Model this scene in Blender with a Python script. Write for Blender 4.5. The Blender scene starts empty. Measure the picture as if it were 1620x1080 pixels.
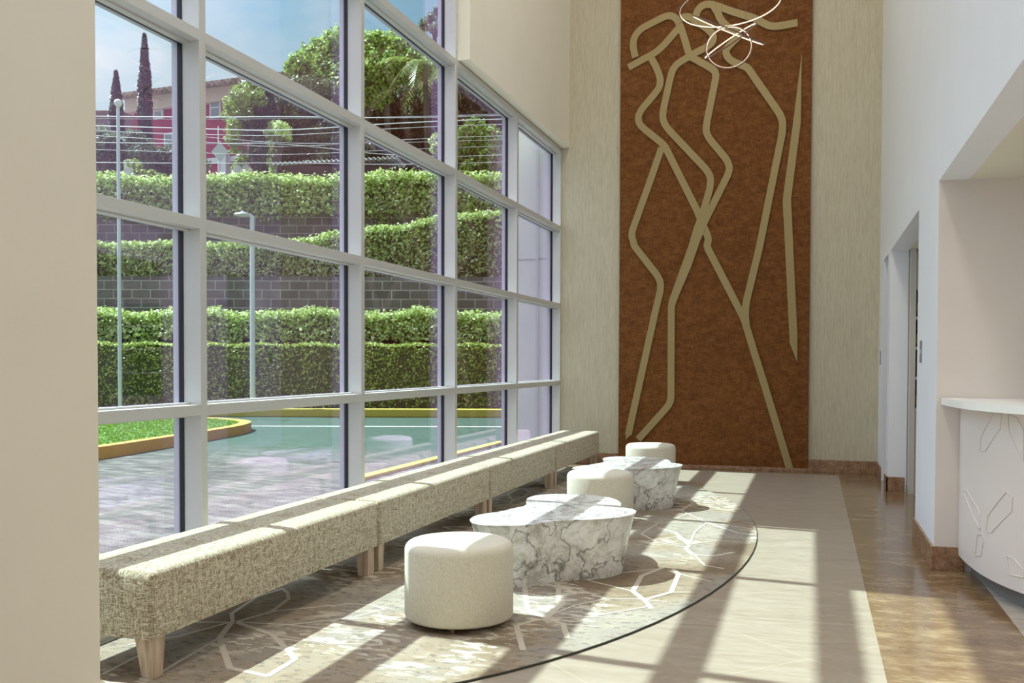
import bpy, bmesh, math, random
import numpy as np
from mathutils import Vector, Matrix
random.seed(7); rng = np.random.default_rng(7)
S = bpy.context.scene
COL = S.collection

# ------------------------------------------------------------------ camera
cam = bpy.data.cameras.new('camera'); camo = bpy.data.objects.new('camera', cam); COL.objects.link(camo)
FPX = 1525.46
cam.sensor_fit = 'HORIZONTAL'; cam.sensor_width = 36.0; cam.lens = 36.0 * FPX / 1620
cam.shift_y = (611.31 - 540) / 1620; cam.clip_start = 0.05; cam.clip_end = 600
RV = Vector((0.95479779, 0.29724187, 0.00290747)); UV_ = Vector((-0.01019484, 0.02296935, 0.99968419)); FV = Vector((-0.29708122, 0.95452589, -0.02496142))
M = Matrix.Identity(4)
for i in range(3):
    M[i][0] = RV[i]; M[i][1] = UV_[i]; M[i][2] = -FV[i]
M[0][3], M[1][3], M[2][3] = 0, 0, 1.5
camo.matrix_world = M
S.camera = camo

# ------------------------------------------------------------------ light
S.view_settings.view_transform = 'Standard'; S.view_settings.look = 'None'
S.view_settings.exposure = 0.0; S.view_settings.gamma = 1.0; S.view_settings.use_curve_mapping = False
S.cycles.use_denoising = True
S.cycles.max_bounces = 10; S.cycles.diffuse_bounces = 6; S.cycles.glossy_bounces = 4; S.cycles.transparent_max_bounces = 24
S.cycles.sample_clamp_indirect = 4.0

sd = bpy.data.lights.new('sun', 'SUN'); sd.energy = 12.5; sd.angle = math.radians(0.53); sd.color = (0.82, 1.0, 0.98)
so = bpy.data.objects.new('sun', sd); COL.objects.link(so)
so.rotation_euler = Vector((1, -0.135, -1.507)).to_track_quat('-Z', 'Y').to_euler()

world = bpy.data.worlds.new('sky'); S.world = world; world.use_nodes = True
wt = world.node_tree; wt.nodes.clear()
def wn(t, **k):
    n = wt.nodes.new(t)
    for a, b in k.items(): setattr(n, a, b)
    return n
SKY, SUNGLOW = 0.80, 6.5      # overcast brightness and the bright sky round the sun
tc = wn('ShaderNodeTexCoord'); mp = wn('ShaderNodeMapping'); mp.inputs['Scale'].default_value = (1.0, 1.0, 1.9)
mp.inputs['Location'].default_value = (1.6, 0.2, 0.4)
nz = wn('ShaderNodeTexNoise'); nz.inputs['Scale'].default_value = 3.4; nz.inputs['Detail'].default_value = 7; nz.inputs['Roughness'].default_value = 0.55
cr = wn('ShaderNodeValToRGB'); cr.color_ramp.elements[0].position = 0.34; cr.color_ramp.elements[1].position = 0.58
cr.color_ramp.elements[0].color = (0, 0, 0, 1); cr.color_ramp.elements[1].color = (1, 1, 1, 1)
sep = wn('ShaderNodeSeparateXYZ'); gr = wn('ShaderNodeValToRGB')
gr.color_ramp.elements[0].position = 0.0; gr.color_ramp.elements[0].color = (0.50, 0.82, 0.87, 1)
gr.color_ramp.elements[1].position = 0.7; gr.color_ramp.elements[1].color = (0.16, 0.38, 0.80, 1)
e = gr.color_ramp.elements.new(0.25); e.color = (0.38, 0.72, 0.86, 1)
mx = wn('ShaderNodeMixRGB'); mx.inputs[2].default_value = (0.90, 0.96, 0.98, 1)
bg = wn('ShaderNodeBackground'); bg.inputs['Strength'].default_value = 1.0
out = wn('ShaderNodeOutputWorld')
wl = wt.links.new
wl(tc.outputs['Generated'], mp.inputs[0]); wl(mp.outputs[0], nz.inputs['Vector']); wl(nz.outputs[0], cr.inputs[0])
wl(tc.outputs['Generated'], sep.inputs[0]); wl(sep.outputs[2], gr.inputs[0])
wl(cr.outputs[0], mx.inputs[0]); wl(gr.outputs[0], mx.inputs[1]); 
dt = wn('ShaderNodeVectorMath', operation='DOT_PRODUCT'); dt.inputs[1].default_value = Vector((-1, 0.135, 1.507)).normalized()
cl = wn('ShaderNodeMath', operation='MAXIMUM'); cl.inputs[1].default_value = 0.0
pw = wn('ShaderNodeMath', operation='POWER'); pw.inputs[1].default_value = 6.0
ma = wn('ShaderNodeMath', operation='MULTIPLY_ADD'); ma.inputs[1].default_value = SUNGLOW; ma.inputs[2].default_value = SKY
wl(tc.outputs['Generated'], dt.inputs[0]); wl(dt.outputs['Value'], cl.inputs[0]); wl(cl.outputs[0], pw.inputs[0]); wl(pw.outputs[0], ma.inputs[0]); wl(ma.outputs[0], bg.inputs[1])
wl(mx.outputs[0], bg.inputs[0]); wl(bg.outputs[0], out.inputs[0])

# daylight portals over the glazing (sampling aid only, no light of their own)
def portal(y0, y1, z0, z1):
    l = bpy.data.lights.new('daylight_portal', 'AREA'); l.shape = 'RECTANGLE'; l.size = y1 - y0; l.size_y = z1 - z0
    l.cycles.is_portal = True
    o = bpy.data.objects.new('daylight_portal', l); COL.objects.link(o)
    o.location = (-3.80, (y0 + y1) / 2, (z0 + z1) / 2)
    o.rotation_euler = Vector((1, 0, 0)).to_track_quat('-Z', 'Z').to_euler()
    l.energy = 1
portal(-8.8, 1.2, 0.1, 6.9); portal(3.0, 13.9, 0.1, 6.9)
CEIL_W = 90.0    # unseen fill lamps added over the lobe, watts each
RECEP_W = 26.0    # unseen fill lamps added in the reception, watts each

# ------------------------------------------------------------------ material helpers
def mat(name, color=(0.8, 0.8, 0.8), rough=0.6, metal=0.0, spec=0.5, emit=None, es=0):
    m = bpy.data.materials.new(name); m.use_nodes = True
    b = m.node_tree.nodes['Principled BSDF']
    b.inputs['Base Color'].default_value = (*color, 1); b.inputs['Roughness'].default_value = rough
    b.inputs['Metallic'].default_value = metal; b.inputs['Specular IOR Level'].default_value = spec
    if emit: b.inputs['Emission Color'].default_value = (*emit, 1); b.inputs['Emission Strength'].default_value = es
    return m
class NT:
    def __init__(s, m): s.t = m.node_tree; s.b = s.t.nodes['Principled BSDF']
    def n(s, t, **k):
        n = s.t.nodes.new(t)
        for a, b in k.items(): setattr(n, a, b)
        return n
    def l(s, a, b): s.t.links.new(a, b)
    def coord(s, scale=(1, 1, 1), rot=(0, 0, 0), src='Object'):
        c = s.n('ShaderNodeTexCoord'); m = s.n('ShaderNodeMapping')
        m.inputs['Scale'].default_value = scale; m.inputs['Rotation'].default_value = rot
        s.l(c.outputs[src], m.inputs[0]); return m.outputs[0]
    def noise(s, v, scale, detail=4, rough=0.5, dist=0):
        n = s.n('ShaderNodeTexNoise'); n.inputs['Scale'].default_value = scale; n.inputs['Detail'].default_value = detail
        n.inputs['Roughness'].default_value = rough; n.inputs['Distortion'].default_value = dist; s.l(v, n.inputs['Vector']); return n.outputs[0]
    def ramp(s, f, stops):
        r = s.n('ShaderNodeValToRGB'); e = r.color_ramp.elements
        while len(e) < len(stops): e.new(0.5)
        for i, (p, c) in enumerate(stops):
            e[i].position = p; e[i].color = (*c, 1) if isinstance(c, tuple) else (c, c, c, 1)
        s.l(f, r.inputs[0]); return r.outputs[0]
    def mix(s, f, a, b, mode='MIX'):
        m = s.n('ShaderNodeMixRGB', blend_type=mode)
        for i, x in enumerate((f, a, b)):
            if isinstance(x, (int, float)): m.inputs[i].default_value = x
            elif isinstance(x, tuple): m.inputs[i].default_value = (*x, 1)
            else: s.l(x, m.inputs[i])
        return m.outputs[0]
    def math(s, op, a, b=None, clamp=False):
        m = s.n('ShaderNodeMath', operation=op); m.use_clamp = clamp
        for i, x in enumerate((a, b)):
            if x is None: continue
            if isinstance(x, (int, float)): m.inputs[i].default_value = x
            else: s.l(x, m.inputs[i])
        return m.outputs[0]
    def bump(s, h, strength=0.3, dist=0.01):
        b = s.n('ShaderNodeBump'); b.inputs['Strength'].default_value = strength; b.inputs['Distance'].default_value = dist
        s.l(h, b.inputs['Height']); s.l(b.outputs[0], s.b.inputs['Normal'])
    def color(s, c): s.l(c, s.b.inputs['Base Color'])

def paint(name, col, bump=0.05, rough=0.55):
    m = mat(name, col, rough); t = NT(m); v = t.coord()
    n = t.noise(v, 3, 5); t.color(t.mix(t.ramp(n, [(0.3, 0.0), (0.7, 1.0)]), tuple(c * 0.97 for c in col), col))
    t.bump(t.noise(v, 260, 2), bump, 0.002); return m
M_WHITE = paint('white_wall_paint', (0.84, 0.87, 0.96), rough=0.35)
M_CREAM = paint('cream_wall_paint', (0.80, 0.74, 0.63))
M_BEAM = paint('warm_white_paint', (0.83, 0.78, 0.66))
M_NICHE = paint('beige_niche_paint', (0.72, 0.665, 0.645))
M_SOFFIT = paint('soffit_paint', (0.76, 0.73, 0.62))
M_CEIL = paint('ceiling_paint', (0.85, 0.84, 0.82))
M_STUCCO = paint('grey_stucco', (0.66, 0.70, 0.66), 0.3, 0.8)

def m_wallpaper():
    m = mat('grasscloth_wallpaper', (0.6, 0.55, 0.43), 0.8, spec=0.2); t = NT(m)
    a = t.noise(t.coord((170, 170, 9)), 1.0, 3); b = t.noise(t.coord((60, 60, 5)), 1.0, 3)
    f = t.math('MULTIPLY', t.math('ADD', a, b), 0.5)
    t.color(t.ramp(f, [(0.34, (0.43, 0.39, 0.285)), (0.5, (0.50, 0.455, 0.345)), (0.66, (0.56, 0.515, 0.405))])); t.bump(a, 0.5, 0.004); return m
M_PAPER = m_wallpaper()

def m_floor(name, cols, rough, scale=(0.7, 3.2, 1), tile=None, mort=(0.5, 0.42, 0.32), rot=0.0):
    m = mat(name, cols[1], rough); t = NT(m)
    v = t.coord(scale, (0, 0, 0))
    n1 = t.noise(v, 1.6, 10, 0.68, 0.15); n2 = t.noise(v, 7, 6, 0.6, 0.3)
    f = t.math('ADD', t.math('MULTIPLY', n1, 0.65), t.math('MULTIPLY', n2, 0.35))
    c = t.ramp(f, [(0.33, cols[0]), (0.5, cols[1]), (0.66, cols[2])])
    if tile:
        br = t.n('ShaderNodeTexBrick'); br.offset = 0.0; br.inputs['Scale'].default_value = 1.0
        br.inputs['Brick Width'].default_value = tile; br.inputs['Row Height'].default_value = tile
        br.inputs['Mortar Size'].default_value = 0.0035; br.inputs['Mortar Smooth'].default_value = 0.3
        t.l(t.coord((1, 1, 1), (0, 0, rot)), br.inputs['Vector'])
        c = t.mix(t.math('MULTIPLY', br.outputs['Fac'], 0.45), c, mort)
    t.color(c)
    t.l(t.ramp(n2, [(0.3, rough * 0.8), (0.7, rough * 1.5)]), t.b.inputs['Roughness'])
    return m
M_FLOOR = m_floor('cream_marble_floor', [(0.27, 0.218, 0.165), (0.305, 0.252, 0.197), (0.335, 0.285, 0.227)], 0.36, tile=1.2, rot=math.radians(45))
M_BROWN = m_floor('brown_travertine', [(0.12, 0.065, 0.03), (0.195, 0.12, 0.06), (0.36, 0.265, 0.155)], 0.14, scale=(1.6, 3.6, 1))
M_BASE = m_floor('brown_marble_skirting', [(0.12, 0.06, 0.035), (0.27, 0.15, 0.085), (0.42, 0.28, 0.18)], 0.25, scale=(7, 7, 7))

M_ALU = mat('satin_aluminium', (0.60, 0.60, 0.585), 0.42, 0.35)
M_CAP = mat('outer_cap_aluminium', (0.55, 0.58, 0.60), 0.5, 0.3)
M_GASKET = mat('black_rubber', (0.012, 0.013, 0.016), 0.45)

def m_glass():
    m = bpy.data.materials.new('coated_glass'); m.use_nodes = True; T = m.node_tree; T.nodes.clear()
    o = T.nodes.new('ShaderNodeOutputMaterial'); tr = T.nodes.new('ShaderNodeBsdfTransparent'); gl = T.nodes.new('ShaderNodeBsdfGlossy')
    tr.inputs[0].default_value = (0.965, 0.985, 0.98, 1); gl.inputs['Roughness'].default_value = 0.0; gl.inputs[0].default_value = (0.80, 0.48, 0.90, 1)
    g = T.nodes.new('ShaderNodeNewGeometry'); d = T.nodes.new('ShaderNodeVectorMath'); d.operation = 'DOT_PRODUCT'
    T.links.new(g.outputs['Incoming'], d.inputs[0]); T.links.new(g.outputs['Normal'], d.inputs[1])
    def mm(op, a, b=None):
        n = T.nodes.new('ShaderNodeMath'); n.operation = op
        for i, x in enumerate((a, b)):
            if x is None: continue
            if isinstance(x, (int, float)): n.inputs[i].default_value = x
            else: T.links.new(x, n.inputs[i])
        return n.outputs[0]
    k = mm('POWER', mm('SUBTRACT', 1.0, mm('ABSOLUTE', d.outputs['Value'])), 5.0)
    f = mm('ADD', 0.13, mm('MULTIPLY', k, 0.6))
    mi = T.nodes.new('ShaderNodeMixShader'); T.links.new(f, mi.inputs[0]); T.links.new(tr.outputs[0], mi.inputs[1]); T.links.new(gl.outputs[0], mi.inputs[2])
    T.links.new(mi.outputs[0], o.inputs[0]); return m
M_GLASS = m_glass()

def m_bench():
    m = mat('woven_bench_fabric', (0.5, 0.45, 0.35), 0.85, spec=0.2); t = NT(m)
    g = t.n('ShaderNodeNewGeometry'); s = t.n('ShaderNodeSeparateXYZ'); t.l(g.outputs['True Normal'], s.inputs[0])
    def ridge(sc, seed):
        n = t.noise(t.coord(sc, (0, 0, 0)), 1.0, 1.5, 0.5, 0.25)
        a = t.math('ABSOLUTE', t.math('SUBTRACT', n, 0.5))
        return t.math('SUBTRACT', 1.0, t.math('MULTIPLY', a, 13.0), True)
    A = ridge((16, 130, 16), 0); B = ridge((130, 16, 16), 1); C = ridge((16, 16, 130), 2)
    nx = t.math('ABSOLUTE', s.outputs[0]); ny = t.math('ABSOLUTE', s.outputs[1]); nz_ = t.math('ABSOLUTE', s.outputs[2])
    wA = t.math('MULTIPLY', A, t.math('SUBTRACT', 1.0, ny)); wB = t.math('MULTIPLY', B, t.math('SUBTRACT', 1.0, nx)); wC = t.math('MULTIPLY', C, t.math('SUBTRACT', 1.0, nz_))
    f = t.math('MAXIMUM', t.math('MAXIMUM', wA, wB), wC)
    t.color(t.ramp(f, [(0.0, (0.20, 0.145, 0.08)), (0.55, (0.40, 0.345, 0.24)), (0.9, (0.68, 0.63, 0.49))]))
    t.b.inputs['Sheen Weight'].default_value = 0.2
    t.bump(f, 0.35, 0.004); return m
M_BENCH = m_bench()
def m_otto():
    m = mat('ivory_boucle_fabric', (0.78, 0.73, 0.64), 0.9, spec=0.2); t = NT(m)
    a = t.noise(t.coord((330, 330, 60)), 1.0, 2, 0.6)
    t.color(t.ramp(a, [(0.3, (0.52, 0.47, 0.37)), (0.5, (0.64, 0.60, 0.50)), (0.7, (0.70, 0.66, 0.57))])); t.bump(a, 0.6, 0.004); return m
M_OTTO = m_otto()
def m_wood(name, a, b, c, sc=(40, 40, 3)):
    m = mat(name, b, 0.5); t = NT(m); f = t.noise(t.coord(sc), 1.0, 5, 0.6, 0.4)
    t.color(t.ramp(f, [(0.3, a), (0.5, b), (0.7, c)])); t.bump(f, 0.15, 0.003); return m
M_LEG = m_wood('bleached_oak', (0.34, 0.23, 0.15), (0.52, 0.39, 0.28), (0.64, 0.51, 0.39))
M_FOOT = m_wood('dark_foot_wood', (0.10, 0.05, 0.03), (0.18, 0.09, 0.05), (0.24, 0.13, 0.07))
def m_marble():
    m = mat('white_veined_marble', (0.8, 0.8, 0.78), 0.22); t = NT(m); v = t.coord()
    w = t.n('ShaderNodeTexNoise'); w.inputs['Scale'].default_value = 3.0; w.inputs['Detail'].default_value = 3; t.l(v, w.inputs['Vector'])
    vv = t.n('ShaderNodeVectorMath', operation='MULTIPLY_ADD'); t.l(w.outputs['Color'], vv.inputs[0]); vv.inputs[1].default_value = (0.35, 0.35, 0.35); t.l(v, vv.inputs[2])
    def vein(sc, k, det=5):
        n = t.noise(vv.outputs[0], sc, det, 0.5); a = t.math('ABSOLUTE', t.math('SUBTRACT', n, 0.5)); return t.math('SUBTRACT', 1.0, t.math('MULTIPLY', a, k), True)
    v1 = vein(3.8, 50, 9); v2 = vein(11.0, 30, 9); cloud = t.noise(vv.outputs[0], 7.0, 7, 0.68)
    base = t.ramp(cloud, [(0.38, (0.42, 0.405, 0.36)), (0.52, (0.70, 0.69, 0.66)), (0.64, (0.80, 0.80, 0.79))])
    c = t.mix(t.math('MULTIPLY', v1, 0.85), base, (0.13, 0.125, 0.12)); c = t.mix(t.math('MULTIPLY', v2, 0.35), c, (0.30, 0.29, 0.28))
    t.color(c); return m
M_MARBLE = m_marble()
def m_art():
    m = mat('rust_bronze_panel', (0.2, 0.09, 0.04), 0.7, spec=0.15); t = NT(m)
    a = t.noise(t.coord((9, 9, 16)), 1.0, 6, 0.7); b = t.noise(t.coord((90, 90, 14)), 1.0, 3); c = t.noise(t.coord((14, 14, 90)), 1.0, 3)
    f = t.math('ADD', t.math('MULTIPLY', a, 0.5), t.math('MULTIPLY', t.math('ADD', b, c), 0.25))
    t.color(t.ramp(f, [(0.38, (0.095, 0.034, 0.008)), (0.5, (0.15, 0.056, 0.014)), (0.62, (0.215, 0.09, 0.027))])); t.bump(b, 0.3, 0.003); return m
M_ART = m_art()
M_GOLD = mat('matte_gold_relief', (0.31, 0.235, 0.10), 0.55, 0.15)
M_BRONZE = mat('dark_bronze', (0.16, 0.09, 0.07), 0.35, 0.8)
M_LED = mat('warm_led_strip', (0.6, 0.55, 0.5), 0.5, emit=(1.0, 0.84, 0.62), es=0.95)
M_STEEL = mat('grey_switch_metal', (0.30, 0.31, 0.33), 0.4, 0.5)
M_ROCK = mat('pale_switch_button', (0.7, 0.72, 0.74), 0.4)
M_DESK = paint('pale_lacquer', (0.70, 0.635, 0.62), 0.02, 0.4)
M_DESKTOP = mat('white_stone_top', (0.86, 0.86, 0.85), 0.3)
M_KICK = mat('dark_plinth_metal', (0.20, 0.19, 0.19), 0.5, 0.3)
M_DARK = mat('dark_cabinet_interior', (0.05, 0.04, 0.035), 0.6)
def m_carpet():
    m = mat('patterned_carpet', (0.5, 0.42, 0.33), 0.95, spec=0.1); t = NT(m)
    big = t.noise(t.coord((1, 1, 1)), 1.1, 4, 0.55, 0.5)
    base = t.ramp(big, [(0.38, (0.20, 0.15, 0.10)), (0.47, (0.28, 0.225, 0.165)), (0.55, (0.26, 0.23, 0.195)), (0.63, (0.32, 0.28, 0.225))])
    fl = t.noise(t.coord((13, 22, 1)), 1.0, 5, 0.7)
    msk = t.ramp(fl, [(0.55, 0.0), (0.58, 1.0)]); c = t.mix(t.math('MULTIPLY', msk, 0.6), base, (0.12, 0.10, 0.085))
    lt = t.noise(t.coord((5, 11, 1.0), (0, 0, 0.4)), 1.3, 3, 0.6)
    region = t.ramp(t.noise(t.coord((1, 1, 1), (0, 0, 1.0)), 0.9, 2), [(0.50, 0.0), (0.58, 1.0)])
    c = t.mix(t.math('MULTIPLY', t.math('MULTIPLY', t.ramp(lt, [(0.52, 0.0), (0.56, 1.0)]), region), 0.7), c, (0.60, 0.54, 0.44))
    fb = t.noise(t.coord((300, 300, 300)), 1.0, 2); c = t.mix(0.25, c, t.ramp(fb, [(0.3, 0.25), (0.7, 0.9)]), 'OVERLAY')
    t.color(c); t.bump(fb, 0.5, 0.003); return m
M_CARPET = m_carpet()
M_CLINE = mat('cream_carpet_yarn', (0.47, 0.42, 0.35), 0.95, spec=0.1)
M_CEDGE = mat('dark_carpet_binding', (0.035, 0.04, 0.03), 0.9)

# exterior materials
def m_leaf(name, a, b, c, rough=0.3):
    m = mat(name, b, rough); t = NT(m); g = t.n('ShaderNodeNewGeometry')
    col = t.ramp(g.outputs['Random Per Island'], [(0.0, a), (0.5, b), (1.0, c)]); t.color(col)
    tl = t.n('ShaderNodeBsdfTranslucent'); t.l(col, tl.inputs[0]); mi = t.n('ShaderNodeMixShader'); mi.inputs[0].default_value = 0.42
    t.l(t.b.outputs[0], mi.inputs[1]); t.l(tl.outputs[0], mi.inputs[2]); t.l(mi.outputs[0], t.t.nodes['Material Output'].inputs[0]); return m
M_HEDGE = m_leaf('hedge_leaves', (0.24, 0.32, 0.08), (0.50, 0.62, 0.18), (0.88, 0.94, 0.60))
M_HEDGE_LOW = m_leaf('clipped_hedge_leaves', (0.20, 0.27, 0.05), (0.38, 0.46, 0.09), (0.75, 0.80, 0.35))
M_TREE = m_leaf('tree_leaves', (0.12, 0.21, 0.04), (0.30, 0.46, 0.08), (0.60, 0.70, 0.20))
M_TREE_DARK = m_leaf('dark_tree_leaves', (0.09, 0.09, 0.06), (0.14, 0.15, 0.08), (0.24, 0.27, 0.12))
M_CYP = m_leaf('cypress_leaves', (0.08, 0.10, 0.08), (0.13, 0.15, 0.12), (0.20, 0.22, 0.16))
M_SHRUB = m_leaf('shrub_leaves', (0.06, 0.10, 0.06), (0.12, 0.17, 0.09), (0.30, 0.36, 0.18))
M_YEL = m_leaf('bright_shrub_leaves', (0.16, 0.22, 0.04), (0.30, 0.38, 0.07), (0.48, 0.56, 0.16))
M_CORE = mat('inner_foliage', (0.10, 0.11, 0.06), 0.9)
M_BARK = mat('tree_bark', (0.12, 0.09, 0.07), 0.9)
def m_blocks():
    m = mat('dark_block_masonry', (0.15, 0.13, 0.13), 0.9); t = NT(m)
    c = t.n('ShaderNodeTexCoord'); s = t.n('ShaderNodeSeparateXYZ'); t.l(c.outputs['Object'], s.inputs[0]); cb = t.n('ShaderNodeCombineXYZ')
    t.l(s.outputs[0], cb.inputs[0]); t.l(s.outputs[2], cb.inputs[1])
    br = t.n('ShaderNodeTexBrick'); br.inputs['Scale'].default_value = 1; br.inputs['Brick Width'].default_value = 0.62; br.inputs['Row Height'].default_value = 0.30
    br.inputs['Mortar Size'].default_value = 0.018; br.inputs['Color1'].default_value = (0.13, 0.115, 0.115, 1); br.inputs['Color2'].default_value = (0.20, 0.18, 0.175, 1); br.inputs['Mortar'].default_value = (0.42, 0.38, 0.37, 1)
    t.l(cb.outputs[0], br.inputs['Vector']); n = t.noise(t.coord((2, 2, 2)), 1, 5)
    t.color(t.mix(0.5, br.outputs[0], t.ramp(n, [(0.35, 0.5), (0.65, 1.0)]), 'MULTIPLY')); t.bump(br.outputs['Fac'], -0.4, 0.02); return m
M_BLOCK = m_blocks()
def m_drive():
    m = mat('stamped_driveway_paving', (0.4, 0.38, 0.36), 0.8, spec=0.2); t = NT(m)
    br = t.n('ShaderNodeTexBrick'); br.inputs['Scale'].default_value = 1; br.inputs['Brick Width'].default_value = 0.42; br.inputs['Row Height'].default_value = 0.21
    br.inputs['Mortar Size'].default_value = 0.012; br.inputs['Color1'].default_value = (0.20, 0.18, 0.155, 1); br.inputs['Color2'].default_value = (0.11, 0.10, 0.088, 1); br.inputs['Mortar'].default_value = (0.08, 0.078, 0.075, 1)
    t.l(t.coord((1, 1, 1), (0, 0, 0.30)), br.inputs['Vector']); n = t.noise(t.coord((2.2, 5.0, 1)), 1, 7, 0.75)
    c = t.mix(0.9, br.outputs[0], t.ramp(n, [(0.40, (0.45, 0.46, 0.46)), (0.58, (1.0, 1.0, 1.0))]), 'MULTIPLY')
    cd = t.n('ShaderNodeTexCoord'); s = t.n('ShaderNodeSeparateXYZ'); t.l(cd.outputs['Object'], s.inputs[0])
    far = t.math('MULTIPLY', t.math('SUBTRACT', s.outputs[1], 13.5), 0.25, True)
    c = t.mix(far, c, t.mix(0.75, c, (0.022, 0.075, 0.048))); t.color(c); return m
M_DRIVE = m_drive()
M_KERB_O = mat('orange_yellow_kerb_paint', (0.50, 0.27, 0.05), 0.7)
M_KERB_Y = mat('yellow_kerb_paint', (0.50, 0.40, 0.06), 0.7)
M_LINE = mat('white_road_paint', (0.75, 0.75, 0.72), 0.7)
M_GRASS = m_leaf('lawn_grass', (0.18, 0.34, 0.03), (0.17, 0.30, 0.03), (0.24, 0.38, 0.05), 0.6)
M_SOIL = mat('grass_ground', (0.13, 0.24, 0.03), 0.9)
M_EARTH = mat('hillside_earth', (0.14, 0.12, 0.08), 0.95)
M_GALV = mat('galvanised_pole', (0.62, 0.66, 0.72), 0.45, 0.3)
M_PINK = paint('crimson_house_paint', (0.42, 0.05, 0.10), 0.1, 0.8)
M_FASCIA = mat('cream_cornice', (0.66, 0.52, 0.42), 0.7)
M_TRIMW = mat('white_house_trim', (0.78, 0.78, 0.78), 0.6)
M_PANE = mat('house_window_glass', (0.28, 0.32, 0.34), 0.15)
def m_tile():
    m = mat('clay_roof_tiles', (0.4, 0.27, 0.2), 0.85); t = NT(m); n = t.noise(t.coord((3, 3, 3)), 1, 4)
    t.color(t.ramp(n, [(0.35, (0.24, 0.17, 0.13)), (0.65, (0.46, 0.36, 0.28))])); return m
M_TILE = m_tile()
M_DIM = mat('dim_purple_wall', (0.16, 0.10, 0.13), 0.9)
M_GREYHOUSE = mat('old_rose_plaster', (0.26, 0.20, 0.22), 0.9)
M_WIRE = mat('pale_cable', (0.62, 0.62, 0.66), 0.5)
M_SIGN = mat('grey_sign_back', (0.50, 0.55, 0.54), 0.5, 0.3)
M_IRON = mat('dark_iron', (0.08, 0.09, 0.09), 0.6)

# ------------------------------------------------------------------ mesh helpers
class MB:
    def __init__(s): s.v = []; s.f = []; s.m = []; s.k = 0
    def add(s, vs, fs, mi=0):
        o = len(s.v); s.v += [tuple(v) for v in vs]; s.f += [tuple(i + o for i in f) for f in fs]; s.m += [mi] * len(fs); return s
    def box(s, x0, x1, y0, y1, z0, z1, mi=0):
        return s.add([(x0, y0, z0), (x1, y0, z0), (x1, y1, z0), (x0, y1, z0), (x0, y0, z1), (x1, y0, z1), (x1, y1, z1), (x0, y1, z1)],
                     [(0, 3, 2, 1), (4, 5, 6, 7), (0, 1, 5, 4), (1, 2, 6, 5), (2, 3, 7, 6), (3, 0, 4, 7)], mi)
    def prism(s, pts, z0, z1, mi=0, pts_top=None):
        n = len(pts); pt = pts_top or pts
        a = sum(pts[i][0] * pts[(i + 1) % n][1] - pts[(i + 1) % n][0] * pts[i][1] for i in range(n))
        if a < 0: pts = pts[::-1]; pt = pt[::-1]
        vs = [(x, y, z0) for x, y in pts] + [(x, y, z1) for x, y in pt]
        return s.add(vs, [tuple(range(n))[::-1], tuple(range(n, 2 * n))] + [(i, (i + 1) % n, n + (i + 1) % n, n + i) for i in range(n)], mi)
    def tube(s, pts, r, seg=8, mi=0, closed=False, r1=None):
        P = [Vector(p) for p in pts]; n = len(P); rings = []; up = None
        for i, p in enumerate(P):
            a = P[(i - 1) % n] if (closed or i > 0) else p; b = P[(i + 1) % n] if (closed or i < n - 1) else p
            t = (b - a).normalized()
            if up is None: up = Vector((0, 0, 1)) if abs(t.z) < 0.9 else Vector((1, 0, 0))
            x = t.cross(up)
            if x.length < 1e-4: x = t.cross(Vector((1, 0, 0)))
            x.normalize(); y = t.cross(x); up = -y
            rr = r if r1 is None else r + (r1 - r) * i / (n - 1)
            rings.append([p + x * (rr * math.cos(q)) + y * (rr * math.sin(q)) for q in (2 * math.pi * k / seg for k in range(seg))])
        vs = [v for R_ in rings for v in R_]; fs = []
        for i in range(n if closed else n - 1):
            j = (i + 1) % n
            for k in range(seg): fs.append((i * seg + k, i * seg + (k + 1) % seg, j * seg + (k + 1) % seg, j * seg + k))
        if not closed: fs += [tuple(range(seg))[::-1], tuple(range((n - 1) * seg, n * seg))]
        return s.add(vs, fs, mi)
    def lathe(s, prof, cx=0, cy=0, seg=40, mi=0):
        n = len(prof); vs = []; fs = []
        for r, z in prof:
            for k in range(seg): q = 2 * math.pi * k / seg; vs.append((cx + r * math.cos(q), cy + r * math.sin(q), z))
        for i in range(n - 1):
            for k in range(seg): fs.append((i * seg + k, i * seg + (k + 1) % seg, (i + 1) * seg + (k + 1) % seg, (i + 1) * seg + k))
        fs += [tuple(range(seg))[::-1], tuple(range((n - 1) * seg, n * seg))]
        return s.add(vs, fs, mi)
    def build(s, name, mats, parent=None, smooth=False, bevel=0, bseg=2, xf=None, auto=False):
        me = bpy.data.meshes.new(name)
        vs = s.v if xf is None else [xf(v) for v in s.v]
        me.from_pydata(vs, [], s.f)
        for m in (mats if isinstance(mats, (list, tuple)) else [mats]): me.materials.append(m)
        me.polygons.foreach_set('material_index', s.m)
        if smooth: me.polygons.foreach_set('use_smooth', [True] * len(me.polygons))
        me.update()
        if auto:
            try: me.set_sharp_from_angle(angle=math.radians(35))
            except Exception: pass
        o = bpy.data.objects.new(name, me); COL.objects.link(o)
        if parent: o.parent = parent
        if bevel:
            b = o.modifiers.new('bevel', 'BEVEL'); b.width = bevel; b.segments = bseg; b.limit_method = 'ANGLE'; b.angle_limit = math.radians(40)
        return o
def empty(name, loc=(0, 0, 0), rz=0):
    o = bpy.data.objects.new(name, None); COL.objects.link(o); o.location = loc; o.rotation_euler = (0, 0, rz); o.empty_display_size = 0.1; return o
def tag(o, label=None, cat=None, group=None, kind=None):
    if label: o['label'] = label
    if cat: o['category'] = cat
    if group: o['group'] = group
    if kind: o['kind'] = kind
    return o
def struct(o, label=None, cat=None): return tag(o, label, cat, kind='structure')
def box(name, m, x0, x1, y0, y1, z0, z1, parent=None, **k):
    return MB().box(x0, x1, y0, y1, z0, z1).build(name, m, parent, **k)
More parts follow.
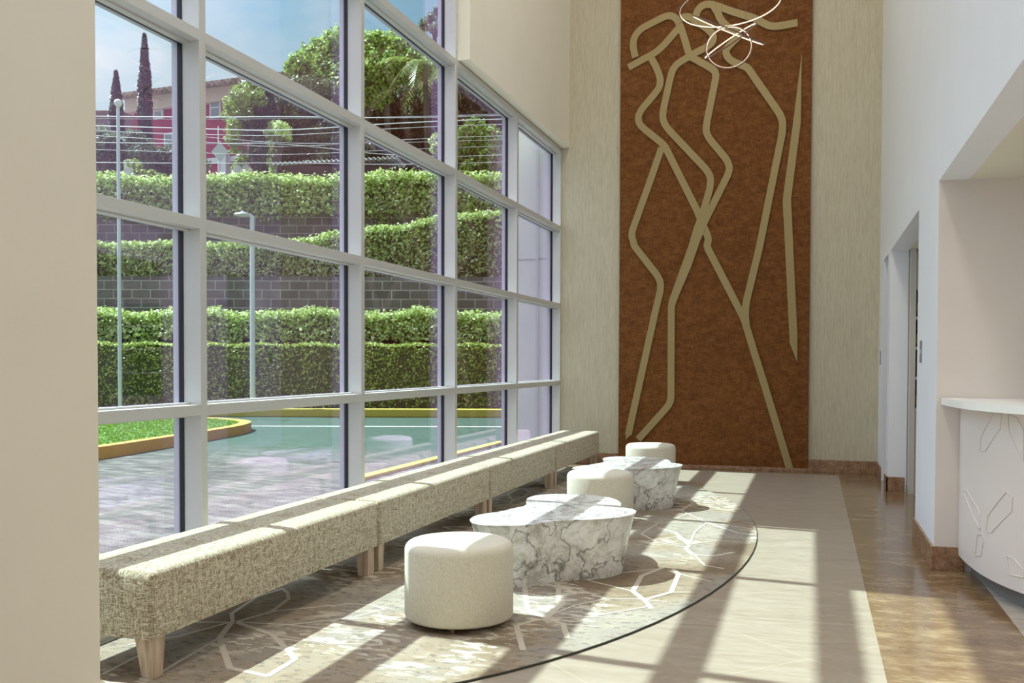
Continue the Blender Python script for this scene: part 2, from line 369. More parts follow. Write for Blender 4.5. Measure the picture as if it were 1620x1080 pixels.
def copy_tree(o, parent=None):
    c = o.copy(); COL.objects.link(c)
    if parent: c.parent = parent
    for ch in list(o.children): copy_tree(ch, c)
    return c
def smooth_closed(pts, it=2):
    P = [Vector((*p, 0)) for p in pts]
    for _ in range(it):
        n = len(P); Q = []
        for i in range(n):
            a, b = P[i], P[(i + 1) % n]; Q += [a * 0.75 + b * 0.25, a * 0.25 + b * 0.75]
        P = Q
    return [(p.x, p.y) for p in P]
def smooth_open(pts, it=2):
    P = [Vector(tuple(p)) for p in pts]
    for _ in range(it):
        Q = [P[0]]
        for a, b in zip(P[:-1], P[1:]):
            Q += [a * 0.75 + b * 0.25, a * 0.25 + b * 0.75]
        Q.append(P[-1]); P = Q
    return [tuple(p) for p in P]
def ribbon(pts, w, taper=None):
    """outline left+right of a polyline with mitred joints, 2-D"""
    P = [Vector(p) for p in pts]; L_, R_ = [], []; n = len(P)
    for i, p in enumerate(P):
        d0 = (p - P[i - 1]).normalized() if i else None; d1 = (P[i + 1] - p).normalized() if i < n - 1 else None
        d0 = d0 or d1; d1 = d1 or d0
        n0 = Vector((-d0.y, d0.x)); n1 = Vector((-d1.y, d1.x)); m_ = (n0 + n1)
        m_ = m_.normalized() if m_.length > 1e-5 else n0
        k = min(1.6, 1 / max(0.3, m_.dot(n0))); L_.append(p + m_ * (w / 2 * k)); R_.append(p - m_ * (w / 2 * k))
    return L_, R_

YG, DYG = 5.141, 2.2022           # far edge of the first seen mullion, bay width
MUL = [YG + DYG * i for i in range(-1, 5)]   # 2.94 ... 13.95
TRZ = [1.2357 + 1.1407 * i for i in range(6)]  # tops of the transoms
XW, YB, XR, HC = -3.576, 13.94, 0.86, 10.0
DOOR_Z = 2.82

# ------------------------------------------------------------------ floor
struct(box('floor', M_FLOOR, -3.62, 0.352, -9, 13.62, -0.2, 0))
struct(box('trim_1', M_BROWN, 0.352, 1.13, -9, 13.62, -0.2, 0.0))
struct(box('trim_2', M_BROWN, -3.62, 1.13, 13.62, 14.05, -0.2, 0.0))
struct(box('floor', m_floor('grey_marble_floor', [(0.34, 0.29, 0.25), (0.46, 0.41, 0.36), (0.56, 0.52, 0.46)], 0.2), 1.13, 6.2, -9, 14.05, -0.2, 0.0))

# ------------------------------------------------------------------ walls
struct(box('wall_back', M_PAPER, -3.76, 1.06, YB, YB + 0.2, 0, HC))
b = MB()
b.box(XR, XR + 0.20, 13.2, YB, 0, DOOR_Z); b.box(XR, XR + 0.20, 12.1, 12.42, 0, DOOR_Z)
b.box(XR, XR + 0.20, 7.6, 8.95, 0, DOOR_Z); b.box(XR, XR + 0.20, 7.6, YB, DOOR_Z, HC)
b.box(XR, XR + 0.20, -9, 7.6, DOOR_Z, HC)
struct(b.build('wall_right', M_WHITE))
struct(box('wall_niche', M_NICHE, XR + 0.002, 6.0, 7.596, 7.75, 0, DOOR_Z))
struct(box('wall_reception', M_NICHE, 6.0, 6.2, -9, 7.75, 0, DOOR_Z))
struct(box('ceiling_niche', M_SOFFIT, XR + 0.2, 6.2, -9, 7.75, DOOR_Z, DOOR_Z + 0.2))
b = MB(); b.box(XR + 0.2, 3.2, 13.2, 13.4, 0, DOOR_Z); b.box(3.0, 3.2, 7.75, 13.2, 0, DOOR_Z)
struct(b.build('wall_corridor', M_NICHE))
struct(box('ceiling_corridor', M_SOFFIT, XR + 0.2, 3.2, 7.75, 13.4, DOOR_Z, DOOR_Z + 0.2))
b = MB(); b.box(-3.80, -3.459, 9.59, YB, 4.672, HC); b.box(-3.80, -3.50, 7.34, 9.59, 5.80, HC); b.box(-3.80, -3.50, -9, 7.34, 6.94, HC)
struct(b.build('wall_left', M_BEAM, bevel=0.004))
struct(box('wall_pier', M_CREAM, -3.9, -2.56, 1.2, 3.0, 0, HC, bevel=0.01, bseg=3))
struct(box('wall_front', M_CREAM, -3.8, 6.2, -9.2, -9, 0, HC))
struct(box('ceiling', M_CEIL, -3.9, 1.1, -9.2, 14.2, HC, HC + 0.2))
BH = 0.172
struct(box('baseboard_back', M_BASE, -2.70 + 2.66, XR, YB - 0.02, YB, 0, BH, bevel=0.003))
struct(box('baseboard_left', M_BASE, XW, -2.70, YB - 0.02, YB, 0, BH, bevel=0.003))
b = MB(); b.box(XR - 0.02, XR, 13.22, YB - 0.02, 0, BH)
b.box(XR - 0.02, XR, 12.08, 12.44, 0, BH); b.box(XR - 0.02, XR + 0.18, 12.08, 12.10, 0, BH)
b.box(XR - 0.02, XR, 7.58, 8.97, 0, BH); b.box(XR, XR + 0.20, 7.58, 7.6, 0, BH); b.box(XR, XR + 0.2, 8.95, 8.97, 0, BH)
struct(b.build('baseboard_right', M_BASE, bevel=0.003))

# ------------------------------------------------------------------ glazing
W_ = 0.065
def stack(mb_al, mb_g, mb_c, vertical, a0, a1, b0, b1):
    """one bar: aluminium tube inside, black gasket, outer cap; vertical: a=Y span, b=Z span"""
    for mb, x0, x1, g in ((mb_al, -3.700, XW, 0.0), (mb_g, -3.733, -3.700, 0.005), (mb_c, -3.775, -3.733, 0.0)):
        if vertical: mb.box(x0, x1, a0 - g, a1 + g, b0, b1)
        else: mb.box(x0, x1, a0, a1, b0 - g, b1 + g)
def bay(idx, y0, y1, tops, first=False, last=False):
    """bay between mullion far edges y0 and y1"""
    root = struct(empty('window_%d' % idx, (XW, (y0 + y1) / 2, 0)))
    off = Vector((-XW, -(y0 + y1) / 2, 0)); xf = lambda v: (v[0] + off.x, v[1] + off.y, v[2] + off.z)
    ztop = tops[-1]
    al, gk, cp = MB(), MB(), MB(); stack(al, gk, cp, True, y1 - W_, y1, 0, ztop)
    if first: stack(al, gk, cp, True, y0 - W_, y0, 0, ztop)
    al.build('mullion', M_ALU, root, xf=xf, bevel=0.003); gk.build('gasket', M_GASKET, root, xf=xf); cp.build('outer_cap', M_CAP, root, xf=xf)
    zs = [0.075] + tops
    for z in zs:
        al, gk, cp = MB(), MB(), MB(); stack(al, gk, cp, False, y0, y1 - W_, z - W_, z)
        # glazing bead: small step under the bar
        al.box(-3.700, -3.655, y0, y1 - W_, z, z + 0.012) if z < ztop else None
        al.box(-3.700, -3.655, y0, y1 - W_, z - W_ - 0.012, z - W_) if z > 0.1 else None
        al.build('transom', M_ALU, root, xf=xf, bevel=0.002); gk.build('gasket', M_GASKET, root, xf=xf); cp.build('outer_cap', M_CAP, root, xf=xf)
    g = MB()
    for za, zb in zip(zs[:-1], zs[1:]): g.box(-3.724, -3.712, y0 - 0.004, y1 - W_ + 0.004, za - 0.004, zb - W_ + 0.004)
    g.build('glass_pane', M_GLASS, root, xf=xf)
for i in range(5):
    y0, y1 = MUL[i], MUL[i + 1]
    tops = TRZ[:4] if i >= 3 else (TRZ[:5] if i == 2 else TRZ[:6])
    bay(i + 1, y0, y1, tops, first=(i == 0))
yy = 1.2
for i in range(4):                                   # the glazing goes on behind the camera
    bay(6 + i, yy - 2.5, yy, TRZ[:6], first=(i == 3)); yy -= 2.5
struct(box('trim_3', M_ALU, -3.775, XW + 0.02, MUL[0], YB, 0, 0.012))

# header over the upper bays and the exterior wing wall seen through the last bay
struct(box('wall_wing', M_STUCCO, -4.46, -3.80, 14.05, 14.35, -0.15, 10))
struct(box('trim_4', mat('joint_grey', (0.42, 0.44, 0.46), 0.8), -4.462, -3.802, 14.043, 14.05, 3.05, 3.07))
struct(box('trim_5', M_CAP, -3.99, -3.95, 14.0, 14.05, -0.1, 6))

# ------------------------------------------------------------------ benches
def make_bench(L):
    root = empty('upholstered_bench')
    wX, z0, z1 = 0.58, 0.195, 0.505
    nx, ny = 22, 60
    # rounded box with tufted top: built as a lofted grid
    bm = bmesh.new()
    r = 0.035
    prof = []                                        # cross-section (x from front 0 to back -wX, z)
    for k in range(5): a = math.pi / 2 * k / 4; prof.append((-r + r * math.cos(a), z1 - r + r * math.sin(a)))
    tops = [(-r - (wX - 2 * r) * k / 16, z1) for k in range(1, 16)]
    prof2 = [(0, z0)] + prof + tops
    for k in range(5): a = math.pi / 2 + math.pi / 2 * k / 4; prof2.append((-wX + r + r * math.cos(a), z1 - r + r * math.sin(a)))
    prof2.append((-wX, z0))
    ys = [0, 0.004, 0.012, 0.022, 0.035] + list(np.linspace(0.06, L - 0.06, 70)) + [L - 0.035, L - 0.022, L - 0.012, L - 0.004, L]
    tuft = [L * (k + 0.5) / 5 for k in range(5)]
    rows = []
    for y in ys:
        d = min(y, L - y); ins = r - math.sqrt(max(0, r * r - (r - min(d, r)) ** 2))
        row = []
        for x, z in prof2:
            t = (z - (z1 - r)) / r
            zz = z
            if z > z1 - r: zz = z - ins * max(0, t)
            if z >= z1 - 1e-6:
                for ty in tuft:
                    q = ((x + wX * 0.52) ** 2 / 0.0016 + (y - ty) ** 2 / 0.005); zz -= 0.022 * math.exp(-q)
                    zz -= 0.008 * math.exp(-((y - ty) ** 2) / 0.0001) * math.exp(-((x + wX * 0.52) ** 2) / 0.006)
                zz += 0.006 * math.sin(math.pi * min(1, max(0, -x / wX)))
            xi = x * (1 - 0) - (ins * 0.5 if x > -0.01 else 0) + (ins * 0.5 if x < -wX + 0.01 else 0)
            row.append(bm.verts.new((xi, y, zz)))
        rows.append(row)
    for a, b_ in zip(rows[:-1], rows[1:]):
        for k in range(len(prof2) - 1): bm.faces.new((a[k], b_[k], b_[k + 1], a[k + 1]))
        bm.faces.new((a[-1], b_[-1], b_[0], a[0]))
    bm.faces.new(rows[0]); bm.faces.new(rows[-1][::-1])
    bmesh.ops.recalc_face_normals(bm, faces=bm.faces)
    me = bpy.data.meshes.new('seat'); bm.to_mesh(me); bm.free(); me.materials.append(M_BENCH)
    me.polygons.foreach_set('use_smooth', [True] * len(me.polygons)); me.set_sharp_from_angle(angle=math.radians(50))
    o = bpy.data.objects.new('seat', me); COL.objects.link(o); o.parent = root
    pp = MB()
    for y in (0.010, L - 0.010):
        pass
    for ex, ey in ((-0.02, 0.03), (-wX + 0.12, 0.03), (-0.02, L - 0.13), (-wX + 0.12, L - 0.13)):
        x1, x0, y0, y1 = ex, ex - 0.10, ey, ey + 0.10; t = 0.022
        b = MB(); b.add([(x0 + t, y0 + t * (ey < 1), 0), (x1, y0, 0), (x1, y1 - t * (ey < 1), 0), (x0 + t, y1 - t * (ey < 1), 0),
                         (x0, y0, 0.2), (x1, y0, 0.2), (x1, y1, 0.2), (x0, y1, 0.2)],
                        [(0, 3, 2, 1), (4, 5, 6, 7), (0, 1, 5, 4), (1, 2, 6, 5), (2, 3, 7, 6), (3, 0, 4, 7)])
        b.build('leg', M_LEG, root, bevel=0.003)
    return root
BL = 2.45
bench = make_bench(BL)
blab = ['beige woven bench nearest the camera, partly behind the cream pier', 'beige woven bench second from the camera, beside the nearest ivory stool',
        'beige woven bench third from the camera, second from the rust art panel', 'farthest beige woven bench, its end near the rust art panel']
for i, y in enumerate((3.74, 6.205, 8.665, 11.13)):
    o = bench if i == 0 else copy_tree(bench)
    o.location = (-2.91, y, 0.012); tag(o, blab[i], 'bench', 'row of benches along the window')

# ------------------------------------------------------------------ ottomans
def make_ott():
    root = empty('round_ottoman'); R_, z0, z1, r = 0.311, 0.035, 0.472, 0.05
    prof = [(0.0, z0), (R_ * 0.5, z0), (R_ - 0.02, z0), (R_ - 0.006, z0 + 0.006), (R_, z0 + 0.02), (R_, z1 - r)]
    for k in range(1, 8): a = math.pi / 2 * k / 7; prof.append((R_ - r + r * math.cos(a), z1 - r + r * math.sin(a)))
    prof += [(R_ * 0.6, z1 + 0.006), (R_ * 0.3, z1 + 0.009), (0.001, z1 + 0.01)]
    prof[0] = (0.001, z0)
    MB().lathe(prof, seg=64).build('cushion', M_OTTO, root, smooth=True)
    for k in range(4):
        q = math.radians(-78 + 90 * k); MB().lathe([(0.014, 0), (0.02, 0.04)], 0.25 * math.cos(q), 0.25 * math.sin(q), 16).build('foot', M_FOOT, root)
    return root
ott = make_ott()
for i, (x, y, lab) in enumerate([(-1.922, 5.165, 'ivory round stool nearest the camera, in front of the marble table'),
                                 (-1.885, 8.845, 'ivory round stool between the two marble tables'),
                                 (-1.928, 12.06, 'farthest ivory round stool, in front of the rust art panel')]):
    o = ott if i == 0 else copy_tree(ott); o.location = (x, y, 0.012); tag(o, lab, 'stool', 'round ivory stools on the carpet')

# ------------------------------------------------------------------ marble tables
TBL = [[-2.182,6.038],[-2.081,5.917],[-1.913,5.922],[-1.772,6.007],[-1.705,6.119],[-1.628,6.238],[-1.515,6.31],[-1.363,6.393],[-1.252,6.514],[-1.181,6.675],[-1.183,6.815],[-1.222,6.91],[-1.313,6.976],[-1.346,7.046],[-1.365,7.191],[-1.468,7.423],[-1.652,7.549],[-1.877,7.552],[-2.073,7.447],[-2.126,7.277],[-2.093,7.084],[-2.036,6.917],[-2.018,6.79],[-2.063,6.679],[-2.087,6.577],[-2.112,6.477],[-2.199,6.358],[-2.221,6.218]]
cx = sum(p[0] for p in TBL) / len(TBL); cy = sum(p[1] for p in TBL) / len(TBL)
loc = [(x - cx, y - cy) for x, y in TBL]; outl = smooth_closed(loc, 2)
tb = empty('cloud_coffee_table')
MB().prism([(x * 0.985, y * 0.985) for x, y in outl], 0.413, 0.43, pts_top=outl).build('tabletop', M_MARBLE, tb, bevel=0.003)
b = MB(); n = len(outl)
lv = [(0.0, 0.84), (0.10, 0.865), (0.25, 0.915), (0.35, 0.955), (0.413, 0.98)]
vs = []; fs = []
for z, k in lv: vs += [(x * k, y * k, z) for x, y in outl]
ccw = sum(outl[i][0] * outl[(i + 1) % n][1] - outl[(i + 1) % n][0] * outl[i][1] for i in range(n)) > 0
for j in range(len(lv) - 1):
    for i in range(n):
        f = (j * n + i, j * n + (i + 1) % n, (j + 1) * n + (i + 1) % n, (j + 1) * n + i); fs.append(f if ccw else f[::-1])
fs += [tuple(range(n))[::-1] if ccw else tuple(range(n)), tuple(range((len(lv) - 1) * n, len(lv) * n)) if ccw else tuple(range((len(lv) - 1) * n, len(lv) * n))[::-1]]
b.add(vs, fs); b.build('base', M_MARBLE, tb, smooth=True, auto=True)
tb.location = (cx, cy, 0.012); tag(tb, 'wavy white marble coffee table behind the nearest ivory stool', 'coffee table', 'marble tables on the carpet')
t2 = copy_tree(tb); t2.location = (cx - 0.09, cy + 3.27, 0.012); tag(t2, 'wavy white marble coffee table in front of the farthest stool', 'coffee table', 'marble tables on the carpet')

# ------------------------------------------------------------------ carpet
ell = []
for k in range(96):
    q = 2 * math.pi * k / 96; ell.append((max(-3.54, -2.9 + 2.47 * math.cos(q)), 8.1 + 4.66 * math.sin(q)))
b = MB(); b.prism(ell, 0.0005, 0.012, 0)
LINES = [[0.03,[[-3.157,4.77],[-3.263,4.919],[-3.344,5.321],[-3.304,5.56],[-3.218,5.479],[-3.126,5.335],[-3.063,5.034],[-3.128,4.779]]],[0.022,[[-3.128,4.779],[-3.045,5.05],[-2.684,5.356],[-2.551,5.346],[-2.445,5.285],[-2.545,5.053],[-2.814,4.802],[-3.123,4.771]]],[0.022,[[-2.814,4.802],[-2.586,4.798],[-2.396,4.755]]],[0.022,[[-3.118,4.763],[-2.804,4.606],[-2.414,4.547],[-2.152,4.611],[-2.181,4.662]]],[0.042,[[-3.11,4.752],[-2.804,4.606],[-2.558,4.365],[-2.456,4.251],[-2.448,3.983],[-2.69,4.037],[-2.925,4.323],[-3.038,4.468],[-3.152,4.752]]],[0.022,[[-3.038,4.468],[-2.985,4.045],[-2.948,3.775]]],[0.022,[[-3.167,4.733],[-3.259,4.417],[-3.414,4.205]]],[0.022,[[-3.152,4.752],[-3.335,4.693],[-3.546,4.729]]],[0.022,[[-3.249,4.161],[-3.207,3.771]]],[0.03,[[-1.461,5.385],[-1.718,5.547]]],[0.042,[[-1.482,5.414],[-1.633,5.564],[-1.797,6.071],[-1.817,6.242],[-1.723,6.433]]],[0.042,[[-1.461,5.385],[-1.46,5.674],[-1.612,6.229],[-1.723,6.433]]],[0.022,[[-1.612,6.229],[-1.482,6.173],[-1.229,5.948],[-1.045,6.007],[-0.995,5.995]]],[0.022,[[-1.47,5.418],[-1.375,5.73],[-1.229,5.948]]],[0.022,[[-1.461,5.385],[-1.214,5.501],[-1.011,5.521]]],[0.022,[[-1.216,5.51],[-0.947,5.829]]],[0.042,[[-1.455,5.363],[-1.342,5.302],[-1.25,5.036]]],[0.042,[[-1.455,5.363],[-1.521,5.317],[-1.581,5.177],[-1.416,4.755]]],[0.022,[[-1.339,5.293],[-1.132,5.299]]],[0.045,[[-0.995,5.995],[-1.101,6.201],[-1.122,6.664],[-1.024,6.98]]],[0.022,[[-1.101,6.201],[-1.521,6.463],[-1.707,6.459]]],[0.042,[[-0.995,5.995],[-0.859,6.249],[-0.884,6.814],[-0.941,6.946]]],[0.022,[[-0.859,6.249],[-0.738,6.288]]],[0.022,[[-0.995,5.995],[-0.85,5.984]]],[0.042,[[-0.991,5.996],[-0.915,5.796]]],[0.022,[[-0.884,6.814],[-0.647,6.643]]],[0.022,[[-1.707,6.459],[-1.398,6.61],[-1.021,6.958]]],[0.022,[[-0.944,7.935],[-1.094,8.273],[-1.292,8.004]]],[0.04,[[-0.947,7.955],[-1.13,8.463],[-1.303,8.655]]],[0.045,[[-0.946,7.902],[-0.95,7.747],[-0.869,7.528],[-0.708,7.533],[-0.581,7.719]]],[0.022,[[-0.938,7.958],[-0.734,8.21],[-0.445,8.152]]],[0.022,[[-1.404,8.312],[-1.351,8.903],[-0.924,9.113],[-0.485,8.861]]],[0.022,[[-1.404,8.312],[-1.205,7.945],[-0.949,7.818]]],[0.04,[[-0.921,9.086],[-0.798,8.912],[-0.611,8.633],[-0.468,8.561]]],[0.022,[[-0.921,9.086],[-0.971,8.576],[-0.947,7.955]]],[0.022,[[-1.245,9.75],[-0.924,9.113]]],[0.022,[[-1.243,9.219],[-1.137,9.628],[-0.892,9.948],[-0.7,9.851]]],[0.022,[[-1.193,10.308],[-1.054,10.877],[-0.798,10.23]]],[0.04,[[-1.193,10.308],[-1.245,9.75]]],[0.022,[[-0.846,7.488],[-0.741,7.164],[-0.599,7.085]]],[0.022,[[-1.617,9.168],[-1.351,8.903]]],[0.022,[[-1.698,9.762],[-1.245,9.75]]],[0.035,[[-3.058,9.885],[-3.264,10.347],[-3.294,10.81],[-3.222,10.856],[-3.086,10.612],[-3.041,10.271],[-3.058,9.885]]],[0.022,[[-3.058,9.885],[-3.205,10.119]]],[0.022,[[-3.045,9.844],[-2.984,9.302]]],[0.022,[[-3.058,9.885],[-2.872,9.766]]],[0.022,[[-3.264,10.347],[-3.295,10.187]]]]
# generic petals for the parts of the pattern the furniture hides
for (fx, fy, k0) in ((-2.5, 8.0, 0.3), (-2.6, 11.2, 0.9)):
    for k in range(7):
        q = k0 + k * 2 * math.pi / 7; c, s_ = math.cos(q), math.sin(q)
        P = [(fx + a * c - w * s_, fy + a * s_ + w * c) for a, w in ((0, 0), (0.22, 0.09), (0.5, 0.10), (0.68, 0), (0.5, -0.10), (0.22, -0.09), (0, 0))]
        LINES.append([0.022, P])
def in_carpet(x, y): return ((x + 2.9) / 2.44) ** 2 + ((y - 8.1) / 4.62) ** 2 < 1 and x > -3.53
zc_ = 0.0135
for w, P in LINES:
    w *= 0.8
    zc_ += 0.00003
    for A, B in zip(P[:-1], P[1:]):
        A, B = Vector(A), Vector(B); L_ = (B - A).length
        if L_ < 1e-3: continue
        t0, t1 = 0.0, 1.0
        ok = [t for t in np.linspace(0, 1, 21) if in_carpet(*(A.lerp(B, t)))]
        if not ok: continue
        a_, b_ = A.lerp(B, ok[0]), A.lerp(B, ok[-1]); d = (B - A).normalized(); nn = Vector((-d.y, d.x)) * w / 2; e_ = d * w * 0.3
        q = [a_ - e_ + nn, a_ - e_ - nn, b_ + e_ - nn, b_ + e_ + nn]
        zc_ += 0.000007
        b.add([(p.x, p.y, zc_) for p in q] + [(p.x, p.y, 0.011) for p in q], [(0, 1, 2, 3), (0, 4, 5, 1), (1, 5, 6, 2), (2, 6, 7, 3), (3, 7, 4, 0)], 1)
carpet = b.build('area_rug', [M_CARPET, M_CLINE]); tag(carpet, 'large oval taupe rug with cream branching line pattern under the seating', 'rug')
MB().tube([(x, y, 0.006) for x, y in ell], 0.006, 6, closed=True).build('bound_edge', M_CEDGE, carpet)

# ------------------------------------------------------------------ wall art
art = empty('relief_wall_art', (-1.365, YB, 0)); tag(art, 'tall rust brown wall panel with gold line figures on the end wall', 'wall art')
axf = lambda v: (v[0] + 1.365, v[1] - YB, v[2])
AY = 13.88
MB().box(-2.690, -0.045, AY, YB, 0.05, 9.2).build('panel', M_ART, art, xf=axf)
MB().box(-2.74, 0.02, AY - 0.04, YB - 0.001, 0.0, 0.05).build('plinth', M_BASE, art, xf=axf, bevel=0.004)
BANDS = [[0.098,[[-2.573,5.751],[-2.256,5.896],[-2.172,5.935],[-2.056,6.03],[-1.852,6.248]]],[0.098,[[-2.472,5.886],[-2.51,6.056],[-2.487,6.187],[-2.393,6.288],[-2.042,6.431],[-1.959,6.429],[-1.886,6.376],[-1.826,6.255],[-1.698,5.832]]],[0.098,[[-2.262,5.89],[-2.154,5.691],[-2.106,5.538],[-2.125,5.424],[-2.202,5.33],[-2.386,5.128],[-2.429,5.031],[-2.411,4.929],[-2.333,4.85],[-2.046,4.605],[-1.577,3.653],[-1.411,3.251],[-1.442,3.15],[-0.918,2.121],[-0.754,1.581],[-0.65,1.255],[-0.274,0.01]]],[0.098,[[-2.086,4.574],[-2.244,4.117],[-2.501,3.407],[-2.51,3.316],[-2.476,3.238],[-2.482,3.201],[-2.134,2.754],[-2.087,2.652],[-2.089,2.535],[-2.158,2.251],[-2.521,0.559],[-2.541,0.456]]],[0.098,[[-1.698,5.832],[-1.872,5.743],[-1.937,5.663],[-1.967,5.559],[-2.066,5.104],[-2.076,4.972],[-2.015,4.851],[-1.451,4.222],[-1.392,4.12],[-1.397,3.973],[-1.479,3.681],[-1.585,3.372],[-1.639,3.173],[-1.931,2.349],[-1.928,0.976],[-1.961,0.891],[-2.397,0.392]]],[0.098,[[-1.698,5.832],[-1.43,5.661],[-1.348,5.598],[-1.328,5.522],[-1.456,4.862],[-1.462,4.764],[-1.422,4.663],[-1.177,4.354],[-1.131,4.237],[-1.153,4.14],[-1.478,3.484],[-1.574,3.256],[-1.702,2.876],[-1.865,2.498],[-1.921,2.342]]],[0.098,[[-1.711,5.833],[-1.451,5.94],[-1.382,5.993],[-1.368,6.063],[-1.388,6.119],[-1.453,6.19],[-1.54,6.254],[-1.682,6.368],[-1.743,6.392],[-1.803,6.384],[-1.89,6.338]]],[0.1,[[-1.617,6.359],[-1.601,6.445],[-1.553,6.505],[-1.488,6.533],[-1.413,6.528],[-1.305,6.484],[-1.112,6.394],[-0.815,6.272],[-0.647,6.164],[-0.574,6.135],[-0.48,6.131],[-0.239,6.153]]],[0.098,[[-1.369,6.496],[-1.315,6.404],[-1.271,6.291],[-1.174,6.184],[-1.056,6.097],[-1.024,6.04],[-1.108,5.968],[-1.182,5.893],[-1.198,5.841],[-1.171,5.763],[-1.106,5.703],[-0.915,5.61],[-0.883,5.575],[-0.869,5.563],[-0.455,4.92],[-0.42,4.805],[-0.428,4.662],[-0.72,3.097],[-0.894,2.333],[-0.902,2.137],[-0.885,2.039]]]]
def round_poly(P, r=0.16):
    Q = [Vector(P[0])]
    for i in range(1, len(P) - 1):
        p = Vector(P[i]); a = Vector(P[i - 1]) - p; c = Vector(P[i + 1]) - p
        ra = min(r, a.length * 0.45); rc = min(r, c.length * 0.45)
        A, C = p + a.normalized() * ra, p + c.normalized() * rc
        for t in (0, 0.25, 0.5, 0.75, 1): Q.append(A * (1 - t) ** 2 + p * 2 * t * (1 - t) + C * t * t)
    Q.append(Vector(P[-1])); return Q
for i, (w, P) in enumerate(BANDS):
    P = [p for k, p in enumerate(P) if k == 0 or (Vector(p) - Vector(P[k - 1])).length > 0.02 or k == len(P) - 1]
    Q = round_poly(P, 0.07); L_, R_ = ribbon(Q, w); n = len(Q); yf = AY - 0.022 - 0.0012 * i
    vs = [(p.x, yf, p.y) for p in L_] + [(p.x, yf, p.y) for p in R_] + [(p.x, AY, p.y) for p in L_] + [(p.x, AY, p.y) for p in R_]
    fs = []
    for k in range(n - 1):
        fs += [(k, k + 1, n + k + 1, n + k), (k, 2 * n + k, 2 * n + k + 1, k + 1), (n + k, n + k + 1, 3 * n + k + 1, 3 * n + k)]
    fs += [(0, n, 3 * n, 2 * n), (n - 1, 3 * n - 1, 4 * n - 1, 2 * n - 1)]
    MB().add(vs, fs).build('gold_band', M_GOLD, art, xf=axf)
for P in ([[-0.179,5.742],[-0.183,5.186],[-0.182,4.804],[-0.302,3.757],[-0.271,3.191],[-0.2,1.904],[-0.199,1.517],[-0.301,1.782],[-0.38,3.195],[-0.413,3.73],[-0.405,3.826],[-0.284,4.812]], [[-2.47,0.577],[-2.486,0.475],[-2.582,0.38],[-2.576,0.558]]):
    n = len(P); vs = [(x, AY - 0.022, z) for x, z in P] + [(x, AY, z) for x, z in P]
    MB().add(vs, [tuple(range(n))] + [(i, n + i, n + (i + 1) % n, (i + 1) % n) for i in range(n)]).build('gold_band', M_GOLD, art, xf=axf)

# ------------------------------------------------------------------ pendant light
pen = empty('ring_pendant_light', (-0.75, 9.0, HC)); tag(pen, 'ring pendant light of glowing hoops hanging in front of the rust panel', 'pendant light')
pxf = lambda v: (v[0] + 0.75, v[1] - 9.0, v[2] - HC)
def ring(c, r, nrm, w=0.009, h=0.011):
    c = Vector(c); nrm = Vector(nrm).normalized(); a = nrm.orthogonal().normalized(); b_ = nrm.cross(a); N = 72
    m_, l_ = MB(), MB()
    for mb, (r0, r1, h0, h1) in ((m_, (r - w / 2, r + w / 2, -h / 2, h / 2)), (l_, (r - w / 2 - 0.004, r - w / 2, -h / 2, h / 2))):
        vs = []; fs = []
        for k in range(N):
            q = 2 * math.pi * k / N; d = a * math.cos(q) + b_ * math.sin(q)
            for rr, hh in ((r0, h0), (r1, h0), (r1, h1), (r0, h1)): vs.append(c + d * rr + nrm * hh)
        for k in range(N):
            j = (k + 1) % N
            for s_ in range(4): fs.append((k * 4 + s_, j * 4 + s_, j * 4 + (s_ + 1) % 4, k * 4 + (s_ + 1) % 4))
        mb.add(vs, fs)
    o = m_.build('hoop', M_BRONZE, pen, xf=pxf); l_.build('led_strip', M_LED, o, xf=pxf); return c, r, nrm
view = Vector((-0.08, 0.995, 0.33)).normalized()       # roughly the line of sight to the lamp
def edge_ring(p, q, tilt=0.03, flip=1):
    p, q = Vector(p), Vector(q); c = (p + q) / 2; d = (q - p).normalized(); nrm = (d.cross(view)).normalized()
    if nrm.z < 0: nrm = -nrm
    nrm = (nrm + view * tilt * flip).normalized(); return ring(c, (q - p).length / 2, nrm)
PC, PD = [[-1.071,9.0,4.672],[-0.445,9.0,4.358]], [[-0.97,9.0,4.276],[-0.512,9.0,4.552]]
hoops = [ring((-0.745, 9.0, 4.735), 0.455, (-0.09, 0.06, 1)),
         ring((-0.747, 8.95, 4.345), 0.202, (0.05, -0.95, 0.17)),
         edge_ring(PC[0], PC[1], 0.04), edge_ring(PD[0], PD[1], 0.08, -1)]
k = MB()
MB().lathe([(0.16, -0.05), (0.16, 0.0)], 0, 0, 32).build('canopy', M_BRONZE, pen)
for c, r, nrm in hoops:
    a = nrm.orthogonal().normalized(); b_ = nrm.cross(a)
    for j in range(3):
        q = 0.4 + 2.094 * j; p = c + a * r * math.cos(q) + b_ * r * math.sin(q)
        MB().tube([p, (-0.75 + 0.1 * math.cos(q), 9.0 + 0.1 * math.sin(q), HC - 0.05)], 0.0009, 5).build('suspension_cable', M_BRONZE, pen, xf=pxf)

